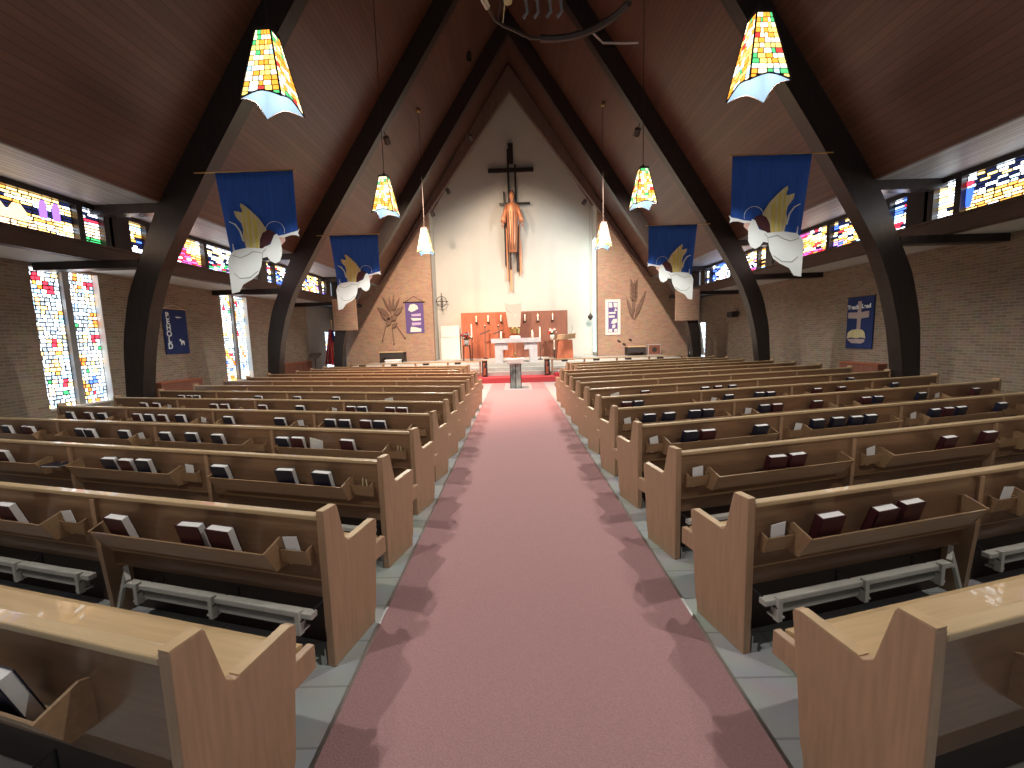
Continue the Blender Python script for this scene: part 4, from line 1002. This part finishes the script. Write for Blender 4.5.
# lectern-like music stand left alcove
r = empty('music_stand', (-8.3, 17.2, 0)); MB().tube([(0,0,.03),(0,0,1.05)], .015, 8).build('stem', M['iron'], r); MB().prism([(-.22,1.0),(.2,1.2),(.2,1.22),(-.22,1.02)], lambda p, t: (t, p[0], p[1]), -.25, .25).build('desk', M['steel'], r); 
for a in (0, 2.1, 4.2): MB().bar((0,0,.15), (.3*math.cos(a), .3*math.sin(a), .015), .02).build('foot', M['iron'], r)
tag(r, 'metal music stand in the grey corner left of the sanctuary', 'stand')

# ------------------------------------------------------------ hanging hoop overhead
r = empty('hanging_hoop', (.30, 3.1, 4.02)); tag(r, 'dark wire hoop with bottles and glass hooks hanging overhead at the top edge', 'hoop')
def hp(a, rr=.55): return (rr*math.cos(a), rr*math.sin(a), 0)
MB().tube([hp(2*PI*k/40, .56+.012*math.sin(k*1.7)) for k in range(40)], .011, 8, closed=True).build('ring', M['iron'], r)
MB().tube([hp(2*PI*k/60+.4, .56) if True else 0 for k in range(14)], .026, 6).build('wrapped_cord', M['iron'], r)
MB().tube([(.30,.50,0),(.42,.66,.02),(.6,.72,.05),(.75,.8,.1)], .008, 6).build('wire_end', M['tan'], r)
MB().tube([hp(2.75), hp(2.87), hp(2.98)], .022, 8).build('tape', M['steel'], r)
for k in range(3):
    a = 2*PI*k/3+.4; MB().tube([hp(a), (0,0,1.6)], .005, 6).build('hanger_wire', M['iron'], r)
MB().tube([(0,0,1.6),(0,0,SZ(13.0)-4.02-.2)], .006, 6).build('hanging_wire', M['iron'], r)
MB().lathe([(.03,-.16),(.034,-.12),(.02,.0),(.01,.03)], 10, (-.36,.12,.12)).tube([(-.36,.12,.14),(-.40,.37,.0)], .004, 6).build('pale_bottle', M['cream'], r)
for x in (-.25, -.17, -.08, .0): MB().tube([(x,.1,.25),(x-.03,.14,.1),(x+.02,.2,.02),(x+.03,.22,-.04),(x,.23,-.07)], .012, 6).build('glass_hook', M['rubber'], r)

# ------------------------------------------------------------ spot lamps on the last arches
def spot(pos, tgt, e, col, size, blend, label, rad=.06):
    r = empty('spot_lamp', pos); d = (Vector(tgt)-Vector(pos)).normalized()
    R = d.to_track_quat('-Z', 'Y').to_matrix().to_4x4()
    r.rotation_euler = R.to_euler()
    MB().loft([[(a*math.cos(2*PI*k/12), a*math.sin(2*PI*k/12), z) for k in range(12)] for a, z in ((.05,.2),(.08,.18),(.085,0))], cap=False).build('lamp_can', M['speck'], r)
    MB().tube([(0,0,.18),(0,.0,.32)], .015, 6).build('swivel_arm', M['iron'], r)
    ld = bpy.data.lights.new('spot_light', 'SPOT'); ld.energy = e; ld.color = col; ld.spot_size = size; ld.spot_blend = blend; ld.shadow_soft_size = rad
    lo = bpy.data.objects.new('spot_light', ld); COL.objects.link(lo); lo.parent = r; lo.location = (0,0,-.01)
    tag(r, label, 'lamp', 'spot lamps on the roof arches')
def in_(x, z, sgn): p = S(sgn*x, 0, z); return p
AY = BY[4]*K-.05
def spots():
    for sg, nm, c in ((-1, 'left', (1,.74,.55)), (1, 'right', (1,.80,.66))):
        spot((sg*3.45, 12.3, 7.1), (sg*3.2, 20.5, 1.6), 1950, c, 1.25, 1, 'spot lamp on the %s side of the second arch aimed at the sanctuary' % nm, .08)
    spot((-2.6, AY+.9, 7.6), (-.8, 21.5, 4.0), 230, (1,.86,.72), 2.3, 1, 'spot lamp on the left slope aimed at the white wall')
    spot((2.9, AY+.9, 7.0), (.8, 21.5, 4.0), 230, (.88,.98,1), 2.3, 1, 'spot lamp on the right slope aimed at the white wall')
    spot((-3.2, AY+.5, 6.6), (-1.5, 21.3, 1.6), 400, (1,.42,.2), .8, .8, 'second spot lamp on the left slope aimed at the orange panel')
    spot((-1.5, AY-.1, 9.2), (.0, 21.5, 6.2), 260, (1,.72,.5), 1.2, 1, 'upper spot lamp on the left slope aimed at the statue')
    spot((-1.2, AY-3.6, 9.9), (-2.0, 12.2, .5), 3800, (1,.52,.40), 1.05, 1, 'upper spot lamp aimed at the front pews and steps')
spots()

# ------------------------------------------------------------ light
w = bpy.data.worlds.new('world'); SC.world = w; w.use_nodes = True
bg = w.node_tree.nodes['Background']; bg.inputs[0].default_value = (.8,.88,1,1); bg.inputs[1].default_value = .12
SC.view_settings.view_transform = 'Standard'; SC.view_settings.look = 'None'; SC.view_settings.gamma = 1; SC.view_settings.use_curve_mapping = False
SC.view_settings.exposure = 1.55
